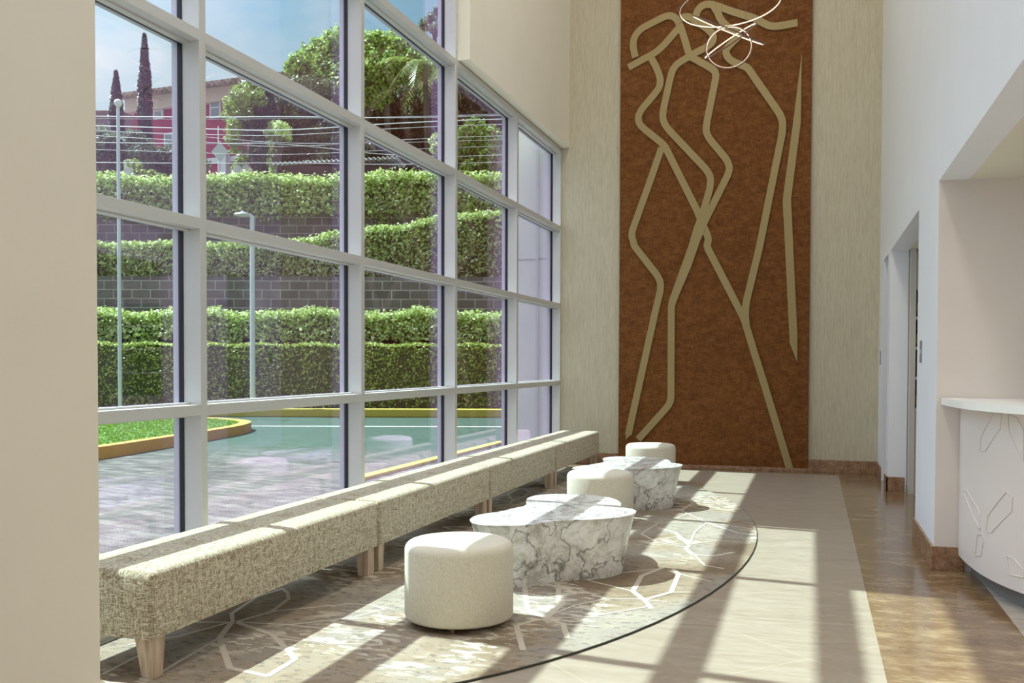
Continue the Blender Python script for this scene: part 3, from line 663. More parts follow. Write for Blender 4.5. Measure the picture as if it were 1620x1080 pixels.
# ------------------------------------------------------------------ reception desk
desk = empty('reception_desk', (2.0, 7.0, 0)); tag(desk, 'curved pale reception desk with carved petals and white top at the right', 'reception desk')
dxf = lambda v: (v[0] - 2.0, v[1] - 7.0, v[2])
PROF = [[1.02,7.6],[1.035,7.25],[1.075,6.9],[1.15,6.6],[1.27,6.33],[1.45,6.08],[1.72,5.85],[2.1,5.66],[2.6,5.55]]
def spline(P, n=10):
    Q = []
    for i in range(len(P) - 1):
        p0 = Vector(P[max(0, i - 1)]); p1 = Vector(P[i]); p2 = Vector(P[i + 1]); p3 = Vector(P[min(len(P) - 1, i + 2)])
        for k in range(n):
            t = k / n; Q.append(0.5 * ((2 * p1) + (p2 - p0) * t + (2 * p0 - 5 * p1 + 4 * p2 - p3) * t * t + (3 * p1 - p0 - 3 * p2 + p3) * t ** 3))
    Q.append(Vector(P[-1])); return Q
curve = spline([(x, min(y, 7.59)) for x, y in PROF] + [(3.4, 5.5), (4.2, 5.5)])
curve = curve
def offs(C, d):
    o = []
    for i, p in enumerate(C):
        t = (C[min(i + 1, len(C) - 1)] - C[max(i - 1, 0)]).normalized(); o.append(p + Vector((t.y, -t.x)) * -d)
    return o
def deskshape(d_out, d_in, z0, z1, name, m, bev=0.004):
    A = offs(curve, -d_out); A = [Vector((p.x, min(p.y, 7.595))) for p in A]; B = offs(curve, d_in); B = [Vector((p.x, min(p.y, 7.595))) for p in B]
    n = len(A); vs = [(p.x, p.y, z0) for p in A] + [(p.x, p.y, z0) for p in B] + [(p.x, p.y, z1) for p in A] + [(p.x, p.y, z1) for p in B]
    fs = []
    for i in range(n - 1):
        fs += [(i, i + 1, 2 * n + i + 1, 2 * n + i), (n + i + 1, n + i, 3 * n + i, 3 * n + i + 1), (2 * n + i, 2 * n + i + 1, 3 * n + i + 1, 3 * n + i), (i + 1, i, n + i, n + i + 1)]
    fs += [(0, 2 * n, 3 * n, n), (n - 1, 2 * n - 1, 4 * n - 1, 3 * n - 1)]
    bm = bmesh.new(); V = [bm.verts.new(dxf(v)) for v in vs]
    for f in fs: bm.faces.new([V[i] for i in f])
    bmesh.ops.recalc_face_normals(bm, faces=bm.faces); me = bpy.data.meshes.new(name); bm.to_mesh(me); bm.free(); me.materials.append(m)
    me.polygons.foreach_set('use_smooth', [True] * len(me.polygons)); me.set_sharp_from_angle(angle=math.radians(30))
    o = bpy.data.objects.new(name, me); COL.objects.link(o); o.parent = desk; return o
deskshape(0.0, 0.10, 0.12, 1.205, 'body', M_DESK)
deskshape(-0.09, 0.13, 0.0, 0.12, 'kick_base', M_KICK)
deskshape(0.125, 0.55, 1.205, 1.255, 'countertop', M_DESKTOP)
arc = [0.0]
for a, b_ in zip(curve[:-1], curve[1:]): arc.append(arc[-1] + (b_ - a).length)
def on_desk(s_, z, d=0.0):
    for i in range(len(arc) - 1):
        if arc[i + 1] >= s_: break
    t = (s_ - arc[i]) / (arc[i + 1] - arc[i]); p = curve[i].lerp(curve[i + 1], t); tg = (curve[i + 1] - curve[i]).normalized()
    q = p + Vector((tg.y, -tg.x)) * d; return (q.x, q.y, z)
PET = [[[0.832,1.184],[0.95,1.19],[0.931,1.093],[0.715,0.933],[0.609,0.926],[0.627,1.013]],[[1.022,1.189],[1.114,1.172],[1.177,1.109],[1.188,0.918],[1.157,0.933],[1.035,1.081]],[[0.163,0.608],[0.303,0.622],[0.583,0.546],[0.63,0.513],[0.645,0.41]],[[1.019,0.71],[1.087,0.688],[1.076,0.595],[0.835,0.424],[0.753,0.418],[0.768,0.515]],[[0.592,0.368],[0.691,0.389],[0.705,0.342],[0.667,0.243],[0.545,0.216]],[[1.032,0.316],[1.107,0.313],[1.199,0.265],[1.205,0.219],[1.07,0.207]]]
extra = [[[1.7, 1.15], [1.8, 1.16], [1.85, 1.0], [1.75, 0.85], [1.66, 0.87], [1.64, 1.0]], [[1.6, 0.5], [1.7, 0.48], [1.9, 0.62], [1.93, 0.72], [1.83, 0.74], [1.65, 0.6]]]
for P in PET + extra:
    P = [Vector(p) for p in P]; Q = []
    for a, b_ in zip(P, P[1:] + P[:1]):
        for k in range(8): Q.append(a.lerp(b_, k / 8))
    MB().tube([on_desk(p.x, p.y, 0.001) for p in Q], 0.0042, 6, closed=True).build('carved_petal', M_DESK, desk, xf=dxf, smooth=True)

# ------------------------------------------------------------------ switches, doorway cabinet
def switch(y, z, lab):
    r = empty('wall_switch', (XR, y, z)); tag(r, lab, 'light switch', 'switches on the white wall')
    box('plate', M_STEEL, -0.008, 0, -0.06, 0.06, -0.09, 0.09, r, bevel=0.002); box('button', M_ROCK, -0.013, -0.008, -0.02, 0.02, -0.02, 0.02, r, bevel=0.001)
switch(8.62, 1.60, 'grey switch plate on the white wall beside the nearer doorway')
switch(13.60, 1.575, 'grey switch plate on the white wall near the end wall')
sh = empty('display_cabinet', (1.86, 12.0, 0)); tag(sh, 'dark open shelving cabinet glimpsed through the nearer doorway', 'cabinet')
box('side_panel', M_ALU, -0.755, -0.735, 0.05, 0.45, 0.0, 2.8, sh); box('side_panel', M_ALU, 0.735, 0.755, 0.05, 0.45, 0.0, 2.8, sh)
box('back_panel', M_DARK, -0.735, 0.735, 0.42, 0.45, 0.05, 2.8, sh)
box('top_panel', M_NICHE, -0.735, 0.735, 0.055, 0.42, 2.39, 2.8, sh); box('base_panel', M_NICHE, -0.735, 0.735, 0.055, 0.42, 0.0, 0.95, sh)
for z in (0.965, 1.33, 1.68, 2.03, 2.375): box('shelf', M_WHITE, -0.735, 0.735, 0.06, 0.42, z - 0.014, z + 0.014, sh)
for i, (dx, z, c, lab) in enumerate([(-0.655, 1.697, (0.55, 0.5, 0.05), 'small yellow green vase on a middle shelf of the cabinet'), (-0.655, 2.047, (0.5, 0.38, 0.22), 'small tan vase on the upper shelf of the cabinet'),
                                     (-0.655, 0.982, (0.5, 0.2, 0.1), 'small red brown vase on the lowest shelf of the cabinet')]):
    o = MB().lathe([(0.03, 0), (0.05, 0.04), (0.06, 0.11), (0.03, 0.19), (0.04, 0.23)], 0, 0, 20).build('vase', mat('glazed_vase_%d' % i, c, 0.3), smooth=True)
    o.location = (1.86 + dx, 12.14, z); tag(o, lab, 'vase', 'vases in the shelving cabinet')
df = struct(empty('door_1', (1.1, 12.0, 0))); box('door_frame', M_ALU, -0.03, 0.03, -0.05, 0.04, 0, DOOR_Z, df)

# ------------------------------------------------------------------ fill lamps added to brighten the rooms (off frame, unseen)
def lamp(x, y, z, w, size, col=(1, 0.94, 0.84), lab=''):
    r = empty('ceiling_fill_light', (x, y, z)); tag(r, lab, 'ceiling light', 'added ceiling fill lamps')
    box('frame', M_ALU, -size / 2 - 0.03, size / 2 + 0.03, -size / 2 - 0.03, size / 2 + 0.03, -0.012, 0, r)
    l = bpy.data.lights.new('lamp', 'AREA'); l.shape = 'SQUARE'; l.size = size; l.energy = w; l.color = col
    o = bpy.data.objects.new('lamp', l); COL.objects.link(o); o.parent = r; o.location = (0, 0, -0.02)
for y, w_ in ((-6, 'above the front wall end of the lobe'), (-2, 'second from the front wall'), (2, 'above the place beside the cream pier'), (6, 'above the nearest marble table'), (10, 'nearest to the rust art panel')):
    lamp(-1.4, y, HC, CEIL_W, 1.2, lab='large square fill light added high over the lobe, ' + w_)
for x, y, w_ in ((2.2, 4.5, 'closest to the desk'), (2.2, 1.5, 'between its two neighbours of the same row'), (4.4, 3.0, 'closest to the far side wall'), (2.2, -2.5, 'closest to the front wall')):
    lamp(x, y, DOOR_Z, RECEP_W, 0.4, lab='small square fill light added under the low reception ceiling, ' + w_)
lamp(2.1, 10.5, DOOR_Z, 5, 0.4, lab='square fill light under the corridor ceiling')

# =================================================================== OUTSIDE
RH = Vector((0.9549, 0.2973, 0)); FH = Vector((-0.2973, 0.9549, 0)); HRZ = math.atan2(RH.y, RH.x)
def hill(u, v, z=0): p = RH * u + FH * v; return Vector((p.x, p.y, z))
def hp(px, y, v):        # a point of the hillside at distance v along the slope's axis
    return ((px - 810) / 1525.5 * v, v, 1.5 + (573.3 - y - (810 - px) * 0.0029 * -1) / 1525.5 * v)
hroot_rot = HRZ
def hobj(mb, name, m, **k):
    o = mb.build(name, m, **k); o.rotation_euler = (0, 0, HRZ); return o
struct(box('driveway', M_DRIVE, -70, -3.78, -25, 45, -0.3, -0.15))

def leaves(pts, nrm, size, name, m, parent=None, flat=0.5, long=1.6, core=None, mats=None):
    """one mesh of many small folded leaves at pts facing about nrm; core = MB of a dark inner body"""
    n = len(pts); P = np.asarray(pts, float); N = np.asarray(nrm, float) + rng.normal(0, flat, (n, 3)); N /= np.linalg.norm(N, axis=1)[:, None]
    T = rng.normal(0, 1, (n, 3)); T -= (T * N).sum(1)[:, None] * N; T /= np.linalg.norm(T, axis=1)[:, None]; B = np.cross(N, T)
    s = size * rng.uniform(0.6, 1.3, n)[:, None]
    a, b_, c, d = P - T * s * long * 0.5, P + B * s * 0.5 + N * s * 0.12, P + T * s * long * 0.5, P - B * s * 0.5 + N * s * 0.12
    V = np.stack([a, b_, c, d], 1).reshape(-1, 3)
    F = np.arange(n * 4).reshape(n, 4)
    tri = np.concatenate([F[:, [0, 1, 2]], F[:, [0, 2, 3]]], 1).reshape(-1, 3)
    nv0 = 0; verts = V; faces = tri.tolist(); mi = [0] * len(faces)
    if core is not None:
        nv0 = len(verts); verts = np.concatenate([verts, np.array(core.v)]); faces = faces + [tuple(i + nv0 for i in f) for f in core.f]; mi += [1] * len(core.f)
    me = bpy.data.meshes.new(name); me.from_pydata(verts.tolist(), [], faces); me.materials.append(m)
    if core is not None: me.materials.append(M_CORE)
    me.polygons.foreach_set('material_index', mi); me.update()
    o = bpy.data.objects.new(name, me); COL.objects.link(o)
    if parent: o.parent = parent
    return o

def hedge(label, u0, u1, v0, v1, z0, ztop, m, dens=300, size=0.075, rough=0.07, group=None, overhang=0.0):
    """clipped hedge box in hill coordinates; ztop(u) top height"""
    W, n = u1 - u0, int((u1 - u0) / 0.4)
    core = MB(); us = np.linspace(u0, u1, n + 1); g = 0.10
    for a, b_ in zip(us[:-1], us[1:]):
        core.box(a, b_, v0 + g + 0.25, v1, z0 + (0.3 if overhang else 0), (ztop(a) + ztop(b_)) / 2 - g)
    zt = np.array([ztop(u) for u in us]); hmean = zt.mean() - z0
    nf = int(W * hmean * dens); uf = rng.uniform(u0, u1, nf); tz = np.interp(uf, us, zt)
    zlo = z0 + (0.0 if overhang == 0 else 1.0) * (0.10 + 0.12 * np.sin(uf * 1.7 + z0 + 1.3 * np.sin(uf * 0.6)) + 0.08 * np.sin(uf * 4.3)); zf = zlo + (tz - zlo) * rng.uniform(0, 1, nf) ** 0.9
    wob = np.sin(uf * 2.1 + zf * 1.3) * 0.05 + np.sin(uf * 5.3 + 1) * 0.035 * (zf - z0) + rng.normal(0, rough, nf)
    hh = np.clip((zf - z0) / max(hmean, 0.1), 0, 1); vf = v0 + wob - overhang * (1 - hh ** 3) * (hh > 0.15) + 0.30 * np.clip(hh - 0.35, 0, 1)
    P1 = np.stack([uf, vf, zf], 1); N1 = np.tile([-0.3, -0.7, 0.75], (nf, 1))
    nt = int(W * (v1 - v0 + 0.3) * dens * 1.1); ut = rng.uniform(u0, u1, nt); vt = rng.uniform(v0 - 0.08 - overhang, v1, nt)
    zz = np.interp(ut, us, zt) + np.sin(ut * 3.7) * 0.03 + rng.normal(0, rough * 0.8, nt)
    P2 = np.stack([ut, vt, zz], 1); N2 = np.tile([0, -0.2, 1.0], (nt, 1))
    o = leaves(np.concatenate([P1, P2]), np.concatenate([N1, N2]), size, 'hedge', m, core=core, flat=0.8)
    o.rotation_euler = (0, 0, HRZ); tag(o, label, 'hedge', group); return o

# terraces (earth bodies behind each retaining wall)
HU0, HU1 = -42, 9
def terr(name, v, z, m=M_EARTH, z0=-0.15, v1=None): return struct(hobj(MB().box(HU0, HU1, v, v1 or v + 4, z0, z), name, m))
terr('ground_bed', 29.2, -0.05, M_SOIL, v1=32.3)
WL = []
def rwall(v, z0, z1, lab):
    o = hobj(MB().box(HU0, HU1, v, v + 0.4, z0, z1), 'retaining_wall', M_BLOCK); struct(o)
rwall(32.3, -0.15, 4.35, 'a'); terr('terrace_1', 32.7, 4.3, v1=36.2)
rwall(36.2, 4.0, 7.6, 'b'); terr('terrace_2', 36.6, 7.55, v1=40.5)
terr('street_level', 40.5, 8.3, m=mat('street_asphalt', (0.2, 0.2, 0.2), 0.9), v1=75)
hedge('lowest dark clipped hedge at the foot of the hillside', -17, 1.6, 30.4, 32.2, -0.05, lambda u: 2.05, M_HEDGE_LOW, 330, 0.06, 0.03)
hedge('bright leafy hedge just above the lowest clipped hedge', -17, 0.6, 31.3, 32.25, 1.95, lambda u: 3.05 + 0.07 * math.sin(u * 1.7), M_HEDGE, 420, 0.085, 0.09, overhang=0.25)
hedge('middle terrace hedge between the two dark block walls', -18, 1.8, 33.2, 35.6, 4.3, lambda u: 5.55 + 0.05 * math.sin(u * 2) + max(0, (u + 8.5)) * 0.145, M_HEDGE, 330, 0.085, 0.06)
hedge('topmost hedge along the street edge below the red house', -20, 1.0, 36.2, 38.2, 6.75, lambda u: 8.3 + 0.08 * math.sin(u * 1.1) + 0.02 * max(0, u + 10), M_HEDGE, 330, 0.10, 0.11, overhang=0.3)

# lawn island with orange kerb
isl = [(-11.35, 11.5), (-11.4, 13.4), (-11.75, 15.6), (-12.05, 17.6), (-12.35, 19.2), (-13.0, 20.6), (-14.2, 21.4), (-16.5, 21.9), (-20, 21.6), (-24, 19), (-24, 12), (-20, 8), (-15, 7.5), (-12, 9)]
isl = smooth_closed(isl, 2)
ic = (-17, 15)
inner = [(ic[0] + (x - ic[0]) * 0.955, ic[1] + (y - ic[1]) * 0.955) for x, y in isl]
kb = MB(); n = len(isl)
for i in range(n):
    j = (i + 1) % n; a, b_, c, d = isl[i], isl[j], inner[j], inner[i]
    kb.add([(*a, -0.15), (*b_, -0.15), (*c, -0.15), (*d, -0.15), (*a, 0.06), (*b_, 0.06), (*c, 0.06), (*d, 0.06)], [(0, 1, 5, 4), (4, 5, 6, 7), (2, 3, 7, 6)])
tag(kb.build('kerb', M_KERB_O), 'orange painted kerb around the lawn island', 'kerb')
def inpoly(x, y, P):
    c = False; j = len(P) - 1
    for i in range(len(P)):
        if (P[i][1] > y) != (P[j][1] > y) and x < (P[j][0] - P[i][0]) * (y - P[i][1]) / (P[j][1] - P[i][1]) + P[i][0]: c = not c
        j = i
    return c
pts = []
while len(pts) < 30000:
    x, y = rng.uniform(-22, -11.4), rng.uniform(9.5, 22)
    if inpoly(x, y, inner): pts.append((x, y, 0.045))
core = MB().prism(inner, -0.15, 0.03)
lawn = leaves(pts, np.tile([0.3, -0.6, 0.5], (len(pts), 1)), 0.05, 'lawn_grass', M_GRASS, core=core, flat=0.4, long=1.3); lawn.data.materials[1] = M_SOIL
tag(lawn, 'bright green lawn on the kerbed island', 'lawn', kind='stuff')
# yellow kerbs and road line
tag(hobj(MB().box(-12.5, 1.3, 28.75, 29.2, -0.15, 0.10), 'kerb', M_KERB_Y, bevel=0.03), 'yellow painted kerb along the foot of the hedges', 'kerb')
tag(MB().box(-6.12, -5.94, 12.1, 18.7, -0.15, -0.10).build('kerb', M_KERB_Y, bevel=0.01), 'low yellow kerb running close to the window wall', 'kerb')
tag(hobj(MB().box(-13, 1.5, 24.6, 24.75, -0.15, -0.145), 'road_line', M_LINE), 'thin white line across the driveway', 'road marking')

# flag pole, street lamp
fp = empty('flag_pole', hill(*hp(190, 640, 30)[:2], -0.1)); tag(fp, 'tall white flag pole with a ball on top behind the left pane', 'pole')
hgt = hp(190, 176, 30)[2] + 0.1
MB().tube([(0, 0, 0), (0, 0, hgt)], 0.065, 12, r1=0.05).build('pole', M_GALV, fp, smooth=True, auto=True)
MB().lathe([(0.01, -0.12), (0.07, -0.10), (0.115, -0.03), (0.125, 0.03), (0.09, 0.10), (0.01, 0.13)], 0, 0, 20).build('ball_finial', M_TRIMW, fp, smooth=True).location = (0, 0, hgt + 0.12)
MB().lathe([(0.16, 0), (0.16, 0.03), (0.07, 0.06)], 0, 0, 20).build('base_plate', M_GALV, fp)
sl = empty('street_lamp', hill(*hp(400, 640, 29.8)[:2], -0.05), HRZ); tag(sl, 'grey street lamp with a flat round head in front of the hedges', 'street lamp')
hs = hp(400, 345, 29.8)[2] + 0.05
MB().tube([(0, 0, 0), (0, 0, hs)], 0.085, 14, r1=0.07).build('pole', M_GALV, sl, smooth=True, auto=True)
MB().tube([(0, 0, hs - 0.02), (-0.08, 0, hs + 0.03), (-0.2, 0, hs + 0.03)], 0.05, 10).build('arm', M_GALV, sl, smooth=True)
MB().lathe([(0.01, -0.02), (0.20, -0.02), (0.26, 0.01), (0.24, 0.05), (0.10, 0.09), (0.03, 0.11), (0.03, 0.15), (0.01, 0.155)], 0, 0, 24).build('lamp_head', M_GALV, sl, smooth=True, auto=True).location = (-0.30, 0, hs + 0.02)
MB().lathe([(0.14, 0), (0.14, 0.04), (0.08, 0.06)], 0, 0, 16).build('base_plate', M_GALV, sl)

# red house
hx0 = hp(203, 151, 51.5); hx1 = hp(470, 120, 47.5)
pA = hill(*hx0[:2]); pB = hill(*hx1[:2]); HA = math.atan2((pB - pA).y, (pB - pA).x); HLn = (pB - pA).length
hs_ = empty('red_house', (pA.x, pA.y, 8.3), HA); tag(hs_, 'crimson two storey house with tiled roof and cream cornice beyond the hedges', 'house')
EZ = 7.15   # eaves above the street
wall = MB(); wall.box(0.25, HLn, 0.3, 9, 0, EZ); wall.build('wall', M_PINK, hs_)
MB().box(-0.15, HLn + 0.2, 0.0, 9.2, EZ - 0.75, EZ).build('cornice', M_FASCIA, hs_, bevel=0.04)
MB().box(0.1, HLn, 0.2, 0.36, 3.35, 3.62).build('string_course', M_TRIMW, hs_)
MB().box(0.1, HLn, 0.2, 0.36, 0.25, 0.6).build('string_course', M_TRIMW, hs_)
rf = MB(); rr = 0.13
rf.add([(-0.4, -0.45, EZ), (HLn + 0.4, -0.45, EZ), (HLn + 0.4, 9.6, EZ), (-0.4, 9.6, EZ), (3, 4.5, EZ + 1.5), (HLn - 2, 4.5, EZ + 1.5)], [(0, 3, 2, 1), (0, 1, 5, 4), (1, 2, 5), (2, 3, 4, 5), (3, 0, 4)])
k = -0.3
while k < HLn + 0.3:
    t_ = min(1.0, max(0.12, (k + 0.4) / 3.4), (HLn + 0.4 - k) / 2.4)
    rf.tube([(k, -0.5, EZ + 0.03), (k, -0.45 + 4.95 * t_, EZ + 0.05 + 1.5 * t_)], rr, 6); k += 0.33
rf.build('roof', M_TILE, hs_)
def hwin(x, z, w, h, parent, label=None):
    f = MB(); f.box(x, x + w, 0.18, 0.32, z, z + h); o = f.build('window', M_TRIMW, parent)
    MB().box(x + 0.10, x + w - 0.10, 0.15, 0.19, z + 0.10, z + h / 2 - 0.04).box(x + 0.10, x + w - 0.10, 0.15, 0.19, z + h / 2 + 0.04, z + h - 0.10).build('pane', M_PANE, o)
def hcoord(px, y):   # along the facade, above the street
    best = min(((abs((810 + 1525.5 * (p := pA.lerp(pB, t)).dot(RH) / p.dot(FH)) - px), t) for t in np.linspace(0, 1, 600)), key=lambda q: q[0]); t = best[1]
    p = pA.lerp(pB, t); return HLn * t, 1.5 + (573.3 - y) / 1525.5 * p.dot(FH) - 8.3
for (x0, x1, y0, y1) in ((241, 256, 165, 192), (330, 347, 156, 190), (258, 272, 212, 245), (410, 428, 160, 192)):
    a = hcoord(x0, y1); c = hcoord(x1, y0); hwin(a[0], a[1], max(0.4, c[0] - a[0]), c[1] - a[1], hs_)
a = hcoord(352, 290); c = hcoord(362, 245); MB().box(a[0], a[0] + 0.35, -0.1, 0.25, 0, c[1]).build('porch_post', M_TRIMW, hs_)
# old rose house to the left
o = empty('old_house', hill(*hp(150, 300, 54)[:2], 8.3), HRZ); tag(o, 'low dull rose house with dark roof left of the crimson house', 'house')
w_ = hp(212, 200, 54)[0] - hp(120, 200, 54)[0]; z_ = hp(150, 185, 54)[2] - 8.3
MB().box(-1.2, w_ - 1.2, 0, 6, 0, z_).build('wall', M_GREYHOUSE, o)
MB().add([(-1.6, -0.5, z_), (w_ - 0.9, -0.5, z_), (w_ - 0.9, 6.3, z_), (-1.6, 6.3, z_), (-0.5, 3, z_ + 0.9), (w_ - 1.8, 3, z_ + 0.9)], [(0, 3, 2, 1), (0, 1, 5, 4), (1, 2, 5), (2, 3, 4, 5), (3, 0, 4)]).build('roof', M_TILE, o)
MB().box(-1.2, w_ - 1.2, -0.06, 0, z_ * 0.45, z_ * 0.5).build('string_course', M_TRIMW, o)

# trees
def blob_leaves(blobs, v, dens, size, m, name, parent, cm=True, depth=0.8):
    P, N = [], []; core = MB()
    for (px, y, r) in blobs:
        c = np.array(hp(px, y, v + rng.uniform(-depth, depth))); R_ = r / 1525.5 * v
        n = max(30, int(4 * math.pi * R_ * R_ * dens)); d = rng.normal(0, 1, (n, 3)); d /= np.linalg.norm(d, axis=1)[:, None]
        lump = 1 + 0.20 * np.sin(d[:, 0] * 7 + px) * np.sin(d[:, 2] * 6 + y) + 0.1 * np.sin(d[:, 0] * 17 + y) * np.sin(d[:, 2] * 15 + px) + rng.normal(0, 0.10, n)
        P.append(c + d * R_ * lump[:, None]); N.append(d + [0, 0, 0.3])
        if cm:
            s_ = R_ * 0.78; ph = []
            for i in range(5):
                for j in range(8):
                    th = math.pi * (i + 0.5) / 5; q = 2 * math.pi * j / 8; ph.append(tuple(c + s_ * np.array([math.sin(th) * math.cos(q), math.sin(th) * math.sin(q), math.cos(th)])))
            fs = [(i * 8 + j, i * 8 + (j + 1) % 8, (i + 1) * 8 + (j + 1) % 8, (i + 1) * 8 + j) for i in range(4) for j in range(8)] + [tuple(range(8)), tuple(range(32, 40))[::-1]]
            core.add(ph, fs)
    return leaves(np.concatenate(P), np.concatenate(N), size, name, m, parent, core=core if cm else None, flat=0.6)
def tree(name, label, cat, blobs, v, m, dens=110, size=0.13, trunk=True, group=None, cm=True, z0=8.3):
    dens *= 1.7; size *= 0.78
    cu = sum(b_[0] for b_ in blobs) / len(blobs); base = hp(cu, 300, v)
    root = empty(name, (0, 0, 0), HRZ); tag(root, label, cat, group)
    blob_leaves(blobs, v, dens, size, m, 'foliage', root, cm)
    if trunk:
        low = min(hp(*b_[:2], v)[2] for b_ in blobs); t = MB(); t.tube([(base[0], v, z0), (base[0] + 0.1, v, z0 + (low - z0) * 0.5), (base[0], v, low)], 0.22, 8, r1=0.12)
        for b_ in blobs[:4]: t.tube([(base[0], v, low - 0.2), tuple(hp(b_[0], b_[1], v))], 0.09, 6, r1=0.03)
        t.build('trunk', M_BARK, root)
    return root
tree('climbing_tree', 'broad shady tree with hanging shoots in front of the crimson house', 'tree',
     [(400, 172, 30), (440, 165, 34), (480, 168, 38), (520, 175, 36), (405, 205, 28), (450, 215, 40), (500, 225, 40), (540, 215, 36), (425, 250, 32), (470, 262, 32), (520, 262, 34)], 44, M_TREE_DARK, 110, 0.13)
tree('leafy_shrub', 'pale green sprays at the left side of the shady tree', 'shrub',
     [(385, 158, 15), (370, 172, 13), (400, 148, 14), (362, 188, 9), (372, 205, 11), (368, 225, 10), (375, 240, 9), (384, 258, 9), (392, 185, 10), (410, 160, 12), (376, 270, 8)], 42.6, M_YEL, 130, 0.13, trunk=False, cm=False)
tree('vine_covered_post', 'leafy post covered by a pale vine in front of the shady tree', 'vine',
     [(435, 205, 9), (445, 208, 11), (452, 214, 9), (428, 215, 8), (430, 232, 6), (432, 246, 6), (430, 260, 6), (433, 272, 6), (431, 284, 6), (458, 224, 5), (440, 220, 8)], 41.6, M_HEDGE, 190, 0.10, trunk=True, cm=False)
tree('leafy_tree', 'bright leafy tree rising above the shady tree', 'tree', [(475, 112, 20), (500, 100, 24), (525, 95, 30), (540, 80, 26), (515, 125, 26), (545, 120, 30), (560, 100, 30), (555, 145, 34)], 46, M_TREE, 120, 0.15)
tree('leafy_tree', 'large bright green tree right of the middle mullion', 'tree',
     [(590, 85, 26), (612, 82, 24), (635, 85, 22), (595, 115, 28), (625, 112, 26), (598, 150, 22), (655, 105, 24), (580, 130, 26)], 44, M_TREE, 130, 0.14)
tree('dark_tree', 'dense dark tree filling the hillside behind the palm', 'tree',
     [(600, 175, 34), (640, 165, 44), (690, 150, 48), (620, 215, 40), (670, 215, 46), (720, 200, 50), (770, 180, 50), (810, 210, 50), (740, 255, 44), (790, 262, 44), (640, 262, 40), (690, 265, 40), (590, 250, 30)], 50, M_TREE_DARK, 70, 0.18)
tree('far_tree', 'sparse greyish treetop against the sky at the top right', 'tree', [(672, 46, 9), (682, 36, 8), (690, 52, 10), (700, 40, 10), (664, 58, 9), (690, 24, 6), (712, 52, 14)], 56, M_SHRUB, 60, 0.16)
tree('garden_shrub', 'tall mixed shrub behind the fourth window bay', 'shrub', [(748, 215, 22), (770, 222, 20), (745, 245, 20), (775, 250, 18), (790, 235, 16), (760, 268, 18), (740, 275, 16), (785, 276, 16)], 41.5, M_TREE, 110, 0.13)
tree('garden_shrub', 'leafy shrub under the palm beside the lean-to roof', 'shrub', [(690, 225, 10), (700, 230, 10), (712, 226, 10), (705, 240, 10), (690, 238, 8)], 41, M_HEDGE, 150, 0.12)
# palm
pr = empty('palm_tree', (0, 0, 0), HRZ); tag(pr, 'palm with drooping pale fronds right of the bright leafy tree', 'palm tree')
pc = Vector(hp(672, 108, 43)); MB().tube([(pc.x + 0.3, 43, 8.3), (pc.x + 0.1, 43, (8.3 + pc.z) / 2), tuple(pc)], 0.16, 8, r1=0.11).build('trunk', M_BARK, pr)
for k in range(15):
    q = k * 2 * math.pi / 15; L_ = 2.1 + 0.3 * math.sin(k * 3); P = []; N = []; fm = MB(); spine = []
    for j in range(13):
        t = j / 12; spine.append(pc + Vector((math.cos(q) * L_ * t, math.sin(q) * L_ * t, 1.0 * t - 2.2 * t * t * (0.6 + 0.3 * (k % 3)))))
    fm.tube(spine, 0.02, 5, r1=0.006)
    for j in range(1, 12):
        d = (spine[j + 1] - spine[j - 1]).normalized(); sd_ = d.cross(Vector((0, 0, 1))).normalized()
        for sg in (-1, 1):
            for off_ in (0, 0.5):
                p = spine[j].lerp(spine[j + 1], off_); e_ = p + sd_ * sg * 0.42 * math.sin(math.pi * (j + 1) / 14) + d * 0.25 - Vector((0, 0, 0.16))
                w2 = d * 0.03; fm.add([p - w2, p + w2, e_], [(0, 1, 2)])
    fm.build('frond', M_YEL if k % 2 else M_HEDGE, pr)
# cypresses
def cypress(px, ytop, ybot, wpx, v, lab):
    r = empty('cypress_tree', (0, 0, 0), HRZ); tag(r, lab, 'cypress')
    top = hp(px, ytop, v); bot = hp(px, ybot, v); Rm = wpx / 2 / 1525.5 * v; n = 9000; t = rng.uniform(0, 1, n); h = top[2] - 8.3
    rad = Rm * np.minimum(1, 2.4 * (1 - t) ** 0.75 + 0.05) * np.minimum(1, 0.7 + 2 * t); q = rng.uniform(0, 2 * math.pi, n); rr_ = rad * (0.92 + rng.normal(0, 0.09, n) + 0.08 * np.sin(q * 3 + t * 40))
    P = np.stack([top[0] + rr_ * np.cos(q), v + rr_ * np.sin(q), 8.3 + h * t], 1); N = np.stack([np.cos(q), np.sin(q), np.full(n, 0.8)], 1)
    core = MB().lathe([(max(0.02, 0.82 * Rm * min(1, 2.4 * (1 - a) ** 0.75)) * min(1, 0.7 + 2 * a), 8.3 + h * a * 0.97) for a in np.linspace(0, 1, 14)], top[0], v, 10)
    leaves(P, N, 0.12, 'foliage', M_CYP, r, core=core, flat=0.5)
    MB().tube([(top[0], v, 8.3), (top[0], v, 9.3)], 0.14, 8).build('trunk', M_BARK, r)
cypress(232, 62, 250, 19, 47, 'tall slim cypress standing in front of the crimson house')
cypress(187, 120, 250, 20, 47.5, 'shorter cypress left of the tall cypress')
tree('garden_shrub', 'round grey green bush left of the flag pole', 'shrub', [(165, 222, 16), (180, 228, 13), (160, 262, 18), (178, 255, 16), (150, 240, 16)], 43, M_SHRUB, 150, 0.11)
tree('garden_shrub', 'spreading grey green bush right of the flag pole', 'shrub', [(205, 240, 18), (225, 252, 18), (205, 265, 20), (215, 226, 14), (235, 238, 12)], 43.4, M_SHRUB, 150, 0.11)
